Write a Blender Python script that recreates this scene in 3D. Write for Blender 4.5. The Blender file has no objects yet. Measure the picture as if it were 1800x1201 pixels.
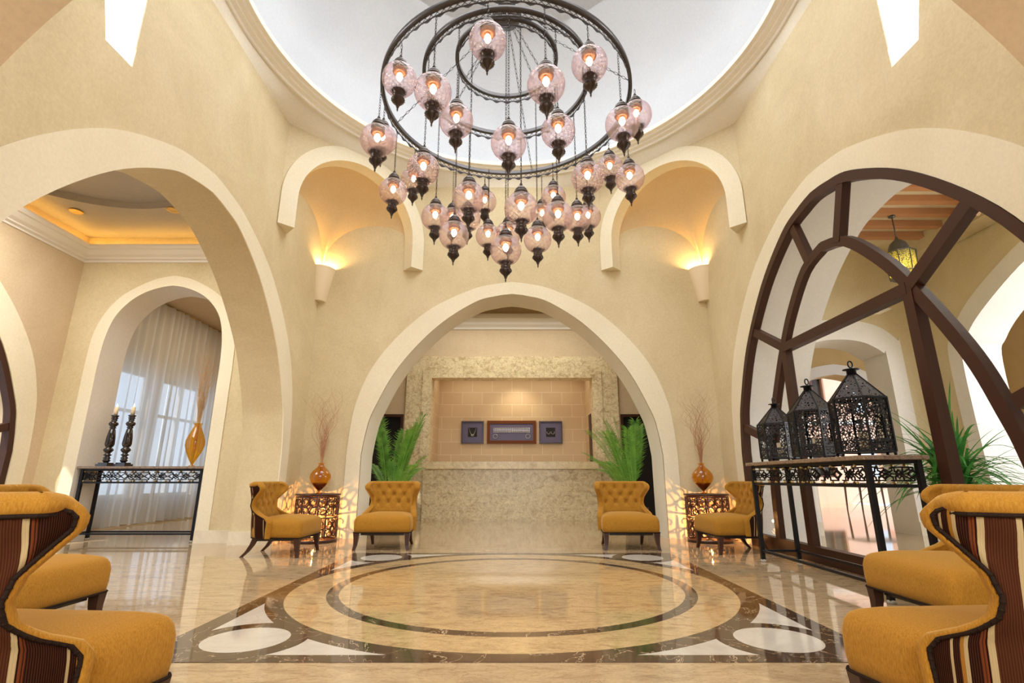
import bpy, bmesh, math, random
from mathutils import Vector, Matrix
PI = math.pi
sc = bpy.context.scene
COL = sc.collection
random.seed(7)

# ------------------------------------------------------------------ camera, world, light, exposure
cam_d = bpy.data.cameras.new('camera'); cam_d.sensor_width = 36; cam_d.lens = 18.0
cam_d.clip_start = .03; cam_d.clip_end = 200
cam = bpy.data.objects.new('camera', cam_d); COL.objects.link(cam)
cam.location = (0, 0, .85); cam.rotation_euler = (math.radians(90 + 15), 0, 0)
sc.camera = cam
sc.view_settings.view_transform = 'Standard'; sc.view_settings.look = 'None'
sc.view_settings.gamma = 1; sc.view_settings.use_curve_mapping = False
sc.view_settings.exposure = 0.07
sc.cycles.use_denoising = True
sc.cycles.max_bounces = 9; sc.cycles.diffuse_bounces = 5; sc.cycles.glossy_bounces = 4
sc.cycles.transparent_max_bounces = 24; sc.cycles.transmission_bounces = 6
sc.cycles.sample_clamp_indirect = 4; sc.cycles.caustics_reflective = False; sc.cycles.caustics_refractive = False

w = bpy.data.worlds.new('sky'); sc.world = w; w.use_nodes = True
nt = w.node_tree; bg = nt.nodes['Background']
sky = nt.nodes.new('ShaderNodeTexSky'); sky.sky_type = 'HOSEK_WILKIE'; sky.turbidity = 3.5; sky.ground_albedo = .5
sky.sun_direction = Vector((-.35, -.3, .85)).normalized()
mx = nt.nodes.new('ShaderNodeMix'); mx.data_type = 'RGBA'; mx.inputs[0].default_value = .55
mx.inputs[7].default_value = (.80, .88, 1, 1)
nt.links.new(sky.outputs[0], mx.inputs[6]); nt.links.new(mx.outputs[2], bg.inputs[0])
bg.inputs[1].default_value = 2.4

def light(name, kind, loc, energy, color, rot=(0, 0, 0), size=1, size_y=None, spot=None, blend=.5, radius=None):
    d = bpy.data.lights.new(name, kind); d.energy = energy; d.color = color
    if kind == 'AREA':
        d.shape = 'RECTANGLE' if size_y else 'SQUARE'; d.size = size
        if size_y: d.size_y = size_y
    if kind == 'SPOT': d.spot_size = spot; d.spot_blend = blend
    if kind in ('POINT', 'SPOT'): d.shadow_soft_size = radius or .04
    if kind == 'SUN': d.angle = math.radians(radius or 1)
    o = bpy.data.objects.new(name, d); COL.objects.link(o); o.location = loc; o.rotation_euler = rot
    return o
light('sun', 'SUN', (0, 0, 20), 5, (1, .93, .82), rot=(math.radians(38), math.radians(-8), math.radians(-20)), radius=1)
# unseen fill lamps added behind the camera, in lobby, lounge and dome
light('entrance_daylight', 'AREA', (0, -3.0, 3.75), 300, (1, .97, .92), rot=(math.radians(76), 0, 0), size=4.4, size_y=.9)
light('lobby_ceiling_lamp', 'AREA', (0, 10.2, 4.5), 88, (1, .93, .80), size=4, size_y=2)
light('lounge_ceiling_lamp', 'AREA', (-5.3, 4.6, 4.35), 170, (1, .95, .88), size=2, size_y=3)
light('drum_lamp', 'AREA', (0, 4.7, 8.1), 260, (1, .99, .97), size=4.0)
light('niche_spot', 'SPOT', (.15, 12.3, 3.3), 32, (1, .86, .62), rot=(math.radians(33), 0, 0), spot=math.radians(95), blend=.9, radius=.05)
light('niche_lamp', 'AREA', (0, 12.3, 3.45), 20, (1, .90, .74), size=3.2, size_y=.9)  # extra fill added to lift the dark niche tiles
for s_ in (-1, 1):   # daylight entering through the two high slit windows
    light('slit_daylight', 'AREA', (s_ * 3.12, 3.38, 4.85), 38, (1, .98, .95), rot=(0, s_ * math.radians(80), 0), size=1.2, size_y=.35)
light('arcade_daylight', 'AREA', (9.8, 4.6, 2.3), 300, (.95, .97, 1), rot=(0, math.radians(90), 0), size=3.2, size_y=4.4)
light('arcade_ceiling_lamp', 'AREA', (5.3, 3.6, 4.5), 75, (1, .95, .86), size=1.6, size_y=3)  # unseen lamp added to brighten the arcade
light('curtain_room_lamp', 'AREA', (-5.4, 10.4, 4.3), 75, (1, .80, .58), size=2.0, size_y=3)

# ------------------------------------------------------------------ node helpers and materials
class NT:
    def __init__(s, name):
        m = bpy.data.materials.new(name); m.use_nodes = True; s.m = m; s.t = m.node_tree
        s.t.nodes.clear(); s.out = s.t.nodes.new('ShaderNodeOutputMaterial')
    def n(s, kind, **kw):
        n = s.t.nodes.new('ShaderNode' + kind)
        for k, v in kw.items(): setattr(n, k, v)
        return n
    def l(s, a, b): s.t.links.new(a, b)
    def ramp(s, fac, stops, interp='LINEAR'):
        r = s.n('ValToRGB'); e = r.color_ramp; e.interpolation = interp
        e.elements[0].position = stops[0][0]; e.elements[0].color = (*stops[0][1], 1)
        e.elements[1].position = stops[-1][0]; e.elements[1].color = (*stops[-1][1], 1)
        for p, c in stops[1:-1]:
            x = e.elements.new(p); x.color = (*c, 1)
        s.l(fac, r.inputs[0]); return r.outputs[0]
    def noise(s, scale, detail=3, rough=.55, vec=None, dist=0, typ=None):
        n = s.n('TexNoise'); n.inputs['Scale'].default_value = scale; n.inputs['Detail'].default_value = detail
        n.inputs['Roughness'].default_value = rough; n.inputs['Distortion'].default_value = dist
        if vec is not None: s.l(vec, n.inputs['Vector'])
        return n.outputs[0]
    def mix(s, fac, a, b, mode='MIX'):
        m = s.n('Mix', data_type='RGBA', blend_type=mode)
        for sock, v in ((0, fac), (6, a), (7, b)):
            if hasattr(v, 'links'): s.l(v, m.inputs[sock])
            elif sock == 0: m.inputs[0].default_value = v
            else: m.inputs[sock].default_value = (*v, 1)
        return m.outputs[2]
    def math(s, op, a, b=None, c=None):
        m = s.n('Math', operation=op)
        for i, v in enumerate((a, b, c)):
            if v is None: continue
            if hasattr(v, 'links'): s.l(v, m.inputs[i])
            else: m.inputs[i].default_value = v
        return m.outputs[0]
    def bump(s, h, strength=.3, dist=.01):
        b = s.n('Bump'); b.inputs['Strength'].default_value = strength; b.inputs['Distance'].default_value = dist
        s.l(h, b.inputs['Height']); return b.outputs[0]
    def bsdf(s, color, rough=.6, metal=0, normal=None, spec=.5, coat=0, **kw):
        p = s.n('BsdfPrincipled')
        if hasattr(color, 'links'): s.l(color, p.inputs['Base Color'])
        else: p.inputs['Base Color'].default_value = (*color, 1)
        if hasattr(rough, 'links'): s.l(rough, p.inputs['Roughness'])
        else: p.inputs['Roughness'].default_value = rough
        p.inputs['Metallic'].default_value = metal; p.inputs['Specular IOR Level'].default_value = spec
        p.inputs['Coat Weight'].default_value = coat
        if normal is not None: s.l(normal, p.inputs['Normal'])
        for k, v in kw.items(): p.inputs[k].default_value = v
        s.l(p.outputs[0], s.out.inputs[0]); return p
def pos(N): return N.n('NewGeometry').outputs['Position']
def objc(N): return N.n('TexCoord').outputs['Object']

def m_plain(name, col, rough=.6, metal=0, spec=.5, **kw):
    N = NT(name); N.bsdf(col, rough, metal, spec=spec, **kw); return N.m
def m_plaster(name, a, b, c, bump=.25):
    N = NT(name); P = pos(N)
    n1 = N.noise(.9, 6, .65, P, .6); n2 = N.noise(7, 5, .7, P, 1.2); n3 = N.noise(38, 4, .65, P)
    col = N.ramp(n1, [(.3, a), (.5, b), (.72, c)])
    col = N.mix(N.math('MULTIPLY', n2, .22), col, c)
    col = N.mix(.2, col, N.ramp(n3, [(.35, tuple(x * .75 for x in a)), (.65, c)]))
    N.bsdf(col, .65, normal=N.bump(n2, bump, .006), spec=.3); return N.m
def m_marble(name, base, dark, vein, rough=.05, scale=2.2, vein_w=.02, vmix=.8, aniso=(1, 1, 1), mottle=.5, coat=0):
    N = NT(name); P = pos(N)
    mp = N.n('Mapping'); N.l(P, mp.inputs[0]); mp.inputs['Scale'].default_value = aniso
    V = mp.outputs[0]
    n1 = N.noise(scale, 8, .7, V, 1.0); n2 = N.noise(scale * 6, 6, .75, V, 2.0)
    col = N.ramp(n1, [(.32, dark), (.5, base), (.7, tuple(min(1, x * 1.18) for x in base))])
    col = N.mix(N.math('MULTIPLY', N.ramp(n2, [(.45, (0, 0, 0)), (.7, (1, 1, 1))]), mottle), col, dark)
    n3 = N.noise(scale * .9, 5, .6, V, 1.8)
    d = N.math('ABSOLUTE', N.math('SUBTRACT', n3, .5))
    col = N.mix(N.math('MULTIPLY', N.ramp(d, [(0, (1, 1, 1)), (vein_w, (0, 0, 0))]), vmix), col, vein)
    N.bsdf(col, rough, spec=.6, coat=coat); return N.m

WALL = m_plaster('beige_wall_plaster', (.555, .46, .27), (.645, .55, .345), (.735, .645, .44))
WALL_IN = m_plaster('tan_wall_plaster', (.54, .42, .275), (.61, .49, .33), (.67, .55, .39))
TRIM = m_plaster('cream_arch_plaster', (.76, .70, .52), (.81, .75, .58), (.85, .80, .64), .1)
NICHE = m_plaster('ochre_vault_plaster', (.60, .46, .26), (.66, .51, .30), (.70, .56, .35), .15)
WHITEP = m_plaster('white_plaster', (.76, .74, .70), (.80, .78, .75), (.84, .82, .79), .05)
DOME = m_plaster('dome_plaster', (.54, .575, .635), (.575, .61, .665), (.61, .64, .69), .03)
CROWN = m_plain('white_moulding_paint', (.80, .78, .75), .45)
CORN = m_plaster('cream_moulding_plaster', (.82, .77, .64), (.86, .81, .69), (.89, .85, .74), .05)
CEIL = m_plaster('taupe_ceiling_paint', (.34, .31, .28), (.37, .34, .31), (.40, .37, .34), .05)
OCHRE = m_plaster('ochre_outdoor_plaster', (.50, .34, .13), (.56, .39, .17), (.62, .46, .22), .2)
PINK = m_plaster('pink_facade_plaster', (.78, .46, .34), (.82, .52, .40), (.86, .60, .48), .1)
FLOOR = m_marble('tan_floor_marble', (.50, .375, .225), (.33, .23, .13), (.24, .15, .085), .05, 3.4, .016, .55, (1, 2.8, 1), .8)
FLOOR_C = m_marble('honey_floor_marble', (.57, .415, .215), (.36, .235, .115), (.26, .15, .07), .05, 5.5, .016, .5, (1, 2.2, 1), .85)
DARKM = m_marble('dark_brown_marble', (.085, .052, .032), (.045, .028, .018), (.60, .46, .30), .05, 2.4, .006, .95, (1, 1, 1), .4)
WHITEM = m_marble('white_floor_marble', (.58, .55, .49), (.50, .46, .40), (.42, .37, .31), .06, 1.5, .006, .3, (1, 1, 1), .2)
BASEM = m_marble('cream_base_marble', (.74, .68, .55), (.66, .58, .44), (.6, .5, .36), .18, 1.5, .008, .3, (1, 1, 1), .2)
STONE = m_marble('fossil_limestone', (.78, .69, .46), (.46, .33, .17), (.24, .15, .07), .22, 7.0, .020, .7, (1, 1, 1.15), .75)
GRANITE = m_marble('brown_granite', (.25, .17, .11), (.06, .04, .035), (.5, .4, .32), .15, 40, .03, .5, (1, 1, 1), .8)
DARKW = m_plain('dark_walnut_wood', (.045, .014, .008), .35)
FRAMEW = m_plain('brown_window_wood', (.050, .018, .010), .45, spec=.3)
IRON = m_plain('black_wrought_iron', (.014, .014, .017), .42, .6)
BRASS = m_plain('aged_brass', (.45, .30, .10), .35, .9)
BRONZE = m_plain('dark_bronze', (.045, .032, .026), .33, .75)
RINGM = m_plain('grey_pewter', (.085, .08, .085), .38, .8)
BLACK = m_plain('black_interior', (.012, .010, .010), .7)
BLACKG = m_plain('black_lacquer', (.012, .006, .005), .12, coat=.6)
WAX = m_plain('ivory_wax', (.85, .72, .50), .45)
BEAM = m_plaster('orange_wood_beam', (.40, .16, .05), (.47, .20, .07), (.53, .24, .09), .1)
SCONCE = m_plain('sconce_plaster', (.80, .68, .48), .6)
CLOTH_DARK = m_plain('braid_trim', (.018, .009, .005), .8, spec=.15)
TWIG = m_plain('dry_twig', (.42, .21, .11), .8)
REEDM = m_plain('dry_reed', (.50, .33, .17), .8)
POT = m_plain('dark_glazed_pot', (.03, .022, .018), .25)
SOIL = m_plain('soil', (.05, .03, .02), .95)
WOODT = m_plain('dark_table_wood', (.10, .04, .025), .3)

def m_emit(name, col, s):
    N = NT(name); e = N.n('Emission'); e.inputs[0].default_value = (*col, 1); e.inputs[1].default_value = s
    N.l(e.outputs[0], N.out.inputs[0]); return N.m
BULB = m_emit('glowing_bulb', (1, .78, .45), 28)
WARMB = m_emit('warm_lamp', (1, .55, .18), 14)
DOWN = m_emit('downlight_glow', (1, .85, .60), 16)
COVE = m_emit('cove_lamp', (1, .55, .12), 17)
DCOVE = m_emit('drum_cove_lamp', (.90, .95, 1), 1.1)
GREENL = m_emit('yellow_lantern_bulb', (1, .80, .20), 220)

def m_velvet():
    N = NT('gold_velvet'); V = objc(N)
    mp = N.n('Mapping'); N.l(V, mp.inputs[0]); mp.inputs['Scale'].default_value = (1, 1, .22)
    n1 = N.noise(260, 4, .7, mp.outputs[0]); n2 = N.noise(6, 4, .6, V, 1)
    col = N.ramp(n1, [(.3, (.25, .110, .010)), (.5, (.36, .170, .018)), (.72, (.47, .245, .036))])
    col = N.mix(N.math('MULTIPLY', n2, .3), col, (.30, .13, .011))
    p = N.bsdf(col, .85, spec=.2, normal=N.bump(n1, .35, .002))
    p.inputs['Sheen Weight'].default_value = .35; p.inputs['Sheen Tint'].default_value = (1, .7, .3, 1); p.inputs['Sheen Roughness'].default_value = .4
    return N.m
VELVET = m_velvet()
def m_stripes():
    N = NT('striped_upholstery'); uv = N.n('UVMap').outputs[0]
    sx = N.n('SeparateXYZ'); N.l(uv, sx.inputs[0])
    f = N.math('FRACT', N.math('MULTIPLY', sx.outputs[0], 1 / .30))
    dk = (.016, .004, .003); cr = (.40, .31, .16); ru = (.13, .03, .009); br = (.045, .013, .006); go = (.30, .135, .022)
    col = N.ramp(f, [(0, dk), (.29, ru), (.30, dk), (.312, ru), (.325, dk), (.34, cr), (.39, br), (.60, cr), (.65, dk), (.665, ru), (.68, dk), (.69, ru), (.705, dk), (.80, cr), (.835, go), (.87, dk), (.93, cr), (.96, dk)], 'CONSTANT')
    rib = N.math('SINE', N.math('MULTIPLY', sx.outputs[0], 1100))
    col = N.mix(N.math('MULTIPLY', N.math('GREATER_THAN', rib, .2), .16), col, (.20, .085, .03))
    N.bsdf(col, .9, spec=.05, normal=N.bump(rib, .12, .001)); return N.m
STRIPE = m_stripes()

def m_globe():
    N = NT('quilted_lilac_glass'); uv = N.n('UVMap').outputs[0]
    sx = N.n('SeparateXYZ'); N.l(uv, sx.inputs[0]); U, V = sx.outputs[0], sx.outputs[1]
    a = N.math('ABSOLUTE', N.math('SINE', N.math('MULTIPLY', N.math('ADD', N.math('MULTIPLY', U, 14), N.math('MULTIPLY', V, 6)), PI)))
    b = N.math('ABSOLUTE', N.math('SINE', N.math('MULTIPLY', N.math('SUBTRACT', N.math('MULTIPLY', U, 14), N.math('MULTIPLY', V, 10)), PI)))
    h = N.math('MINIMUM', a, b)
    nrm = N.bump(N.math('POWER', h, .6), .5, .014)
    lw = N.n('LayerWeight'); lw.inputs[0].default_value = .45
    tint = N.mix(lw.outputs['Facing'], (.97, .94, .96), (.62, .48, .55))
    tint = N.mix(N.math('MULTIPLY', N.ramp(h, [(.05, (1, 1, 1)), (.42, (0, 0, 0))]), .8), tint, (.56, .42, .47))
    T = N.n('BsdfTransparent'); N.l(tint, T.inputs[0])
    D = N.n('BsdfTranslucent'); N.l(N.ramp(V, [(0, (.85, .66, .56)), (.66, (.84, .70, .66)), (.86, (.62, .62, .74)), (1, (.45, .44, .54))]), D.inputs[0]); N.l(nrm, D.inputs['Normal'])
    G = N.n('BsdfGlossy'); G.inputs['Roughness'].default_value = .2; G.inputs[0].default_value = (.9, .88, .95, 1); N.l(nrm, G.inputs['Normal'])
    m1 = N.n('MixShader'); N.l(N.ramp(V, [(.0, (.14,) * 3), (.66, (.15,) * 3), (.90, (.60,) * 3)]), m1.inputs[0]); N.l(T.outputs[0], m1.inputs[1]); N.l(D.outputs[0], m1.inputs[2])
    m2 = N.n('MixShader'); fr = N.n('Fresnel'); fr.inputs[0].default_value = 1.4; N.l(nrm, fr.inputs['Normal'])
    front = N.math('SUBTRACT', 1, N.n('NewGeometry').outputs['Backfacing'])
    N.l(N.math('MULTIPLY', N.math('MULTIPLY', fr.outputs[0], front), .55), m2.inputs[0]); N.l(m1.outputs[0], m2.inputs[1]); N.l(G.outputs[0], m2.inputs[2])
    N.l(m2.outputs[0], N.out.inputs[0]); return N.m
GLOBE = m_globe()
def m_glass(name, tint, gloss=.04, rough=.01, trans=None):
    N = NT(name); T = N.n('BsdfTransparent'); T.inputs[0].default_value = (*tint, 1)
    G = N.n('BsdfGlossy'); G.inputs['Roughness'].default_value = rough
    fr = N.n('Fresnel'); fr.inputs[0].default_value = 1.35
    src = T
    if trans:
        D = N.n('BsdfTranslucent'); D.inputs[0].default_value = (*trans, 1); m0 = N.n('MixShader'); m0.inputs[0].default_value = .3
        N.l(T.outputs[0], m0.inputs[1]); N.l(D.outputs[0], m0.inputs[2]); src = m0
    front = N.math('SUBTRACT', 1, N.n('NewGeometry').outputs['Backfacing'])
    m = N.n('MixShader'); N.l(N.math('ADD', N.math('MULTIPLY', fr.outputs[0], front), gloss), m.inputs[0]); N.l(src.outputs[0], m.inputs[1]); N.l(G.outputs[0], m.inputs[2])
    N.l(m.outputs[0], N.out.inputs[0]); return N.m
PANE = m_glass('window_glass', (.97, .98, .98), 0)
AMBER = m_glass('amber_glass', (.92, .62, .12), .05, .05, (.90, .55, .06))
LANTG = m_glass('yellow_lantern_glass', (.95, .85, .30), .02, .1, (.95, .85, .3))
def m_curtain():
    N = NT('sheer_curtain'); D = N.n('BsdfDiffuse'); D.inputs[0].default_value = (.62, .58, .54, 1)
    T = N.n('BsdfTranslucent'); T.inputs[0].default_value = (.74, .84, .93, 1)
    P = N.n('BsdfTransparent'); P.inputs[0].default_value = (.9, .93, .97, 1)
    a = N.n('MixShader'); a.inputs[0].default_value = .6; N.l(D.outputs[0], a.inputs[1]); N.l(T.outputs[0], a.inputs[2])
    b = N.n('MixShader'); b.inputs[0].default_value = .32; N.l(a.outputs[0], b.inputs[1]); N.l(P.outputs[0], b.inputs[2])
    N.l(b.outputs[0], N.out.inputs[0]); return N.m
CURT = m_curtain()
def m_filigree(name, scale, thr, base):
    N = NT(name); v = N.n('TexVoronoi', feature='DISTANCE_TO_EDGE'); v.inputs['Scale'].default_value = scale
    N.l(objc(N), v.inputs['Vector'])
    p = N.bsdf(base, .45, .6)
    T = N.n('BsdfTransparent'); m = N.n('MixShader')
    N.l(N.math('GREATER_THAN', v.outputs['Distance'], thr), m.inputs[0]); N.l(p.outputs[0], m.inputs[1]); N.l(T.outputs[0], m.inputs[2])
    N.l(m.outputs[0], N.out.inputs[0]); return N.m
FILI = m_filigree('pierced_black_metal', 46, .13, (.018, .016, .016))
FILI_R = m_filigree('pierced_roof_metal', 42, .27, (.022, .016, .014))
FILI_L = m_filigree('pierced_pendant_metal', 50, .12, (.05, .045, .035))
def m_brick(name, a, b, mortar, bw, bh, mo, vec_axes=(0, 2), rough=.5):
    N = NT(name); P = pos(N); sx = N.n('SeparateXYZ'); N.l(P, sx.inputs[0]); cx = N.n('CombineXYZ')
    N.l(sx.outputs[vec_axes[0]], cx.inputs[0]); N.l(N.math('SUBTRACT', sx.outputs[vec_axes[1]], .165), cx.inputs[1])
    k = N.n('TexBrick'); N.l(cx.outputs[0], k.inputs[0]); k.inputs['Scale'].default_value = 1
    k.inputs['Brick Width'].default_value = bw; k.inputs['Row Height'].default_value = bh; k.inputs['Mortar Size'].default_value = mo
    k.inputs['Color1'].default_value = (*a, 1); k.inputs['Color2'].default_value = (*b, 1); k.inputs['Mortar'].default_value = (*mortar, 1)
    k.inputs['Mortar Smooth'].default_value = 0
    n = N.noise(14, 4, .6, P)
    col = N.mix(N.math('MULTIPLY', n, .3), k.outputs[0], tuple(x * .8 for x in a))
    N.bsdf(col, rough); return N.m
TILE = m_brick('sandstone_tile', (.66, .48, .28), (.71, .53, .32), (.88, .76, .55), .51, .315, .005)
TILE_S = m_brick('sandstone_tile_side', (.66, .48, .28), (.71, .53, .32), (.88, .76, .55), .51, .315, .005, (1, 2))
def m_leaf(name, a, b):
    N = NT(name); n = N.noise(6, 3, .6, objc(N)); col = N.ramp(n, [(.3, a), (.7, b)])
    p = N.bsdf(col, .45, spec=.4)
    T = N.n('BsdfTranslucent'); N.l(col, T.inputs[0]); m = N.n('MixShader'); m.inputs[0].default_value = .3
    N.l(p.outputs[0], m.inputs[1]); N.l(T.outputs[0], m.inputs[2]); N.l(m.outputs[0], N.out.inputs[0]); return N.m
PALM = m_leaf('palm_leaf', (.07, .27, .03), (.26, .52, .08))
PALMST = m_leaf('palm_stem', (.20, .42, .06), (.36, .58, .12))
STRAP = m_leaf('strap_leaf', (.03, .17, .035), (.10, .36, .07))

# ------------------------------------------------------------------ object helpers
def set_props(o, label=None, cat=None, group=None, kind=None):
    if label: o['label'] = label
    if cat: o['category'] = cat
    if group: o['group'] = group
    if kind: o['kind'] = kind
    return o
def mesh_obj(name, me, mat, parent=None, M=None):
    me.name = name
    if mat is not None:
        me.materials.clear()
        for m in (mat if isinstance(mat, (list, tuple)) else [mat]): me.materials.append(m)
    o = bpy.data.objects.new(name, me); COL.objects.link(o)
    if M is not None: me.transform(M)
    if parent: o.parent = parent
    return o
def thing(name, label, cat, loc=(0, 0, 0), rz=0, group=None):
    o = bpy.data.objects.new(name, None); COL.objects.link(o); o.empty_display_size = .1
    o.location = loc; o.rotation_euler = (0, 0, rz); return set_props(o, label, cat, group)
def copy_tree(o, parent=None):
    c = o.copy(); COL.objects.link(c); c.parent = parent
    for ch in list(o.children): copy_tree(ch, c)
    return c
class MB:
    """collects shapes, then links them as one mesh"""
    def __init__(s): s.v = []; s.f = []; s.uv = {}; s.sm = []
    def add(s, vs, fs, smooth=False, uvs=None):
        o = len(s.v); s.v += [tuple(v) for v in vs]
        for i, f in enumerate(fs):
            if uvs: s.uv[len(s.f)] = uvs[i]
            s.f.append(tuple(o + k for k in f)); s.sm.append(smooth)
        return s
    def box(s, lo, hi):
        (a, b, c), (d, e, f) = lo, hi
        v = [(a, b, c), (d, b, c), (d, e, c), (a, e, c), (a, b, f), (d, b, f), (d, e, f), (a, e, f)]
        return s.add(v, [(3, 2, 1, 0), (4, 5, 6, 7), (0, 1, 5, 4), (1, 2, 6, 5), (2, 3, 7, 6), (3, 0, 4, 7)])
    def sweep(s, pts, rad, n=6, closed=False, smooth=True, flat=1.0, up=None):
        P = [Vector(p) for p in pts]; m = len(P); R = rad if isinstance(rad, (list, tuple)) else [rad] * m
        vs = []; pu = None
        for i in range(m):
            a = P[(i - 1) % m] if (closed or i > 0) else P[i]; b = P[(i + 1) % m] if (closed or i < m - 1) else P[i]
            t = (b - a); t = t.normalized() if t.length > 1e-9 else Vector((0, 0, 1))
            if up is not None: u0 = Vector(up)
            else: u0 = pu if pu is not None else (Vector((0, 0, 1)) if abs(t.z) < .9 else Vector((1, 0, 0)))
            u = u0 - t * u0.dot(t)
            if u.length < 1e-6: u = t.orthogonal()
            u.normalize(); pu = u; q = t.cross(u)
            for k in range(n):
                an = 2 * PI * (k + .5) / n
                vs.append(P[i] + u * math.cos(an) * R[i] * flat + q * math.sin(an) * R[i])
        fs = []
        for i in range(m if closed else m - 1):
            j = (i + 1) % m
            for k in range(n):
                l = (k + 1) % n; fs.append((i * n + k, i * n + l, j * n + l, j * n + k))
        if not closed: fs += [tuple(range(n - 1, -1, -1)), tuple((m - 1) * n + k for k in range(n))]
        return s.add(vs, fs, smooth and n > 4)
    def lathe(s, prof, n=24, c=(0, 0, 0), smooth=True, uv=False, caps=True):
        vs = []; fs = []; uvs = []
        for r, z in prof:
            for k in range(n):
                a = 2 * PI * k / n; vs.append((c[0] + r * math.cos(a), c[1] + r * math.sin(a), c[2] + z))
        m = len(prof)
        for i in range(m - 1):
            for k in range(n):
                l = (k + 1) % n; fs.append((i * n + k, i * n + l, (i + 1) * n + l, (i + 1) * n + k))
                if uv:
                    v0, v1 = i / (m - 1), (i + 1) / (m - 1); u0, u1 = k / n, (k + 1) / n
                    uvs.append([(u0, v0), (u1, v0), (u1, v1), (u0, v1)])
        if caps and not uv:
            if prof[0][0] > 1e-4: fs.append(tuple(range(n - 1, -1, -1)))
            if prof[-1][0] > 1e-4: fs.append(tuple((m - 1) * n + k for k in range(n)))
        return s.add(vs, fs, smooth, uvs if uv else None)
    def grid(s, rows, smooth=True, closed=False, uvs=None, flip=False):
        m, n = len(rows), len(rows[0]); vs = [p for r in rows for p in r]; fs = []; U = []
        for i in range(m - 1):
            for k in range(n if closed else n - 1):
                l = (k + 1) % n; f = (i * n + k, i * n + l, (i + 1) * n + l, (i + 1) * n + k)
                if uvs: u = [uvs[i][k], uvs[i][l], uvs[i + 1][l], uvs[i + 1][k]]
                if flip: f = f[::-1]; u = u[::-1] if uvs else None
                fs.append(f)
                if uvs: U.append(u)
        return s.add(vs, fs, smooth, U if uvs else None)
    def prism(s, poly, z0, z1, M=None):
        n = len(poly); v = [(x, y, z0) for x, y in poly] + [(x, y, z1) for x, y in poly]
        if M is not None: v = [tuple(M @ Vector(p)) for p in v]
        return s.add(v, [tuple(range(n - 1, -1, -1)), tuple(range(n, 2 * n))] + [(i, (i + 1) % n, n + (i + 1) % n, n + i) for i in range(n)])
    def mesh(s, name='m'):
        me = bpy.data.meshes.new(name); me.from_pydata(s.v, [], s.f)
        me.polygons.foreach_set('use_smooth', s.sm)
        if s.uv:
            L = me.uv_layers.new(name='UVMap')
            for i, us in s.uv.items():
                p = me.polygons[i]
                for li, u in zip(p.loop_indices, us): L.data[li].uv = u
        me.update(); return me
    def build(s, name, mat, parent=None, M=None):
        return mesh_obj(name, s.mesh(name), mat, parent, M)

# plane frames: 'xz' = panel facing -y, at depth y ; 'yz' = panel in a side wall
def frame(kind, at):
    if kind == 'xz': return Matrix(((1, 0, 0, 0), (0, 0, 1, at), (0, 1, 0, 0), (0, 0, 0, 1)))
    if kind == 'yz': return Matrix(((0, 0, 1, at), (1, 0, 0, 0), (0, 1, 0, 0), (0, 0, 0, 1)))
    if kind == 'xy': return Matrix(((1, 0, 0, 0), (0, 1, 0, 0), (0, 0, 1, at), (0, 0, 0, 1)))
def plate_mesh(loops, t0, t1, M):
    """flat panel with holes: loops in (a,b); extruded from t0 to t1 along the third axis of frame M"""
    cu = bpy.data.curves.new('c', 'CURVE'); cu.dimensions = '2D'; cu.fill_mode = 'BOTH'; cu.extrude = (t1 - t0) / 2
    for lp in loops:
        sp = cu.splines.new('POLY'); sp.points.add(len(lp) - 1); sp.use_cyclic_u = True
        for p, (a, b) in zip(sp.points, lp): p.co = (a, b, 0, 1)
    ob = bpy.data.objects.new('c', cu); COL.objects.link(ob)
    dg = bpy.context.evaluated_depsgraph_get()
    me = bpy.data.meshes.new_from_object(ob.evaluated_get(dg), depsgraph=dg)
    bpy.data.objects.remove(ob); bpy.data.curves.remove(cu)
    me.transform(M @ Matrix.Translation((0, 0, (t0 + t1) / 2)))
    bm = bmesh.new(); bm.from_mesh(me); bmesh.ops.remove_doubles(bm, verts=bm.verts, dist=1e-5)
    bmesh.ops.recalc_face_normals(bm, faces=bm.faces); bm.to_mesh(me); bm.free()
    me.shade_smooth(); me.set_sharp_from_angle(angle=math.radians(28))
    return me
def plate(name, loops, t0, t1, M, mat, parent=None):
    return mesh_obj(name, plate_mesh(loops, t0, t1, M), mat, parent)
def S(o): o['kind'] = 'structure'; return o
def rect(a0, b0, a1, b1): return [(a0, b0), (a1, b0), (a1, b1), (a0, b1)]
def catmull(P, n=6):
    out = []; Q = [P[0]] + list(P) + [P[-1]]
    for i in range(1, len(Q) - 2):
        p0, p1, p2, p3 = Q[i - 1:i + 3]
        for k in range(n):
            t = k / n
            out.append(tuple(.5 * ((2 * p1[d]) + (-p0[d] + p2[d]) * t + (2 * p0[d] - 5 * p1[d] + 4 * p2[d] - p3[d]) * t * t + (-p0[d] + 3 * p1[d] - 3 * p2[d] + p3[d]) * t ** 3) for d in range(len(p1))))
    out.append(tuple(P[-1])); return out
def arch_loop(half, c, base=0, ws=1.0, n=6):
    """half: [(w,z)...] from springing to apex, mirrored about c, closed down to base"""
    pts = catmull(half, n); pts = [(w_ * ws, z) for w_, z in pts]
    R = [(c + w_, z) for w_, z in pts]; L = [(c - w_, z) for w_, z in reversed(pts[:-1])]
    return [(c + pts[0][0], base)] + R + L + [(c - pts[0][0], base)]
def band_loop(outer, inner):   # one polygon between two open arch curves that both start and end at base
    return outer + inner[::-1]
AIN = [(2.30, 1.2), (2.25, 1.55), (2.155, 1.884), (1.80, 2.576), (1.222, 3.234), (.623, 3.651), (.25, 3.765), (0, 3.80)]
AOUT = [(2.52, 1.2), (2.49, 1.65), (2.42, 2.05), (2.22, 2.56), (1.83, 3.09), (1.30, 3.56), (.66, 3.88), (.28, 3.975), (0, 4.01)]
WS = 1.035
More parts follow.
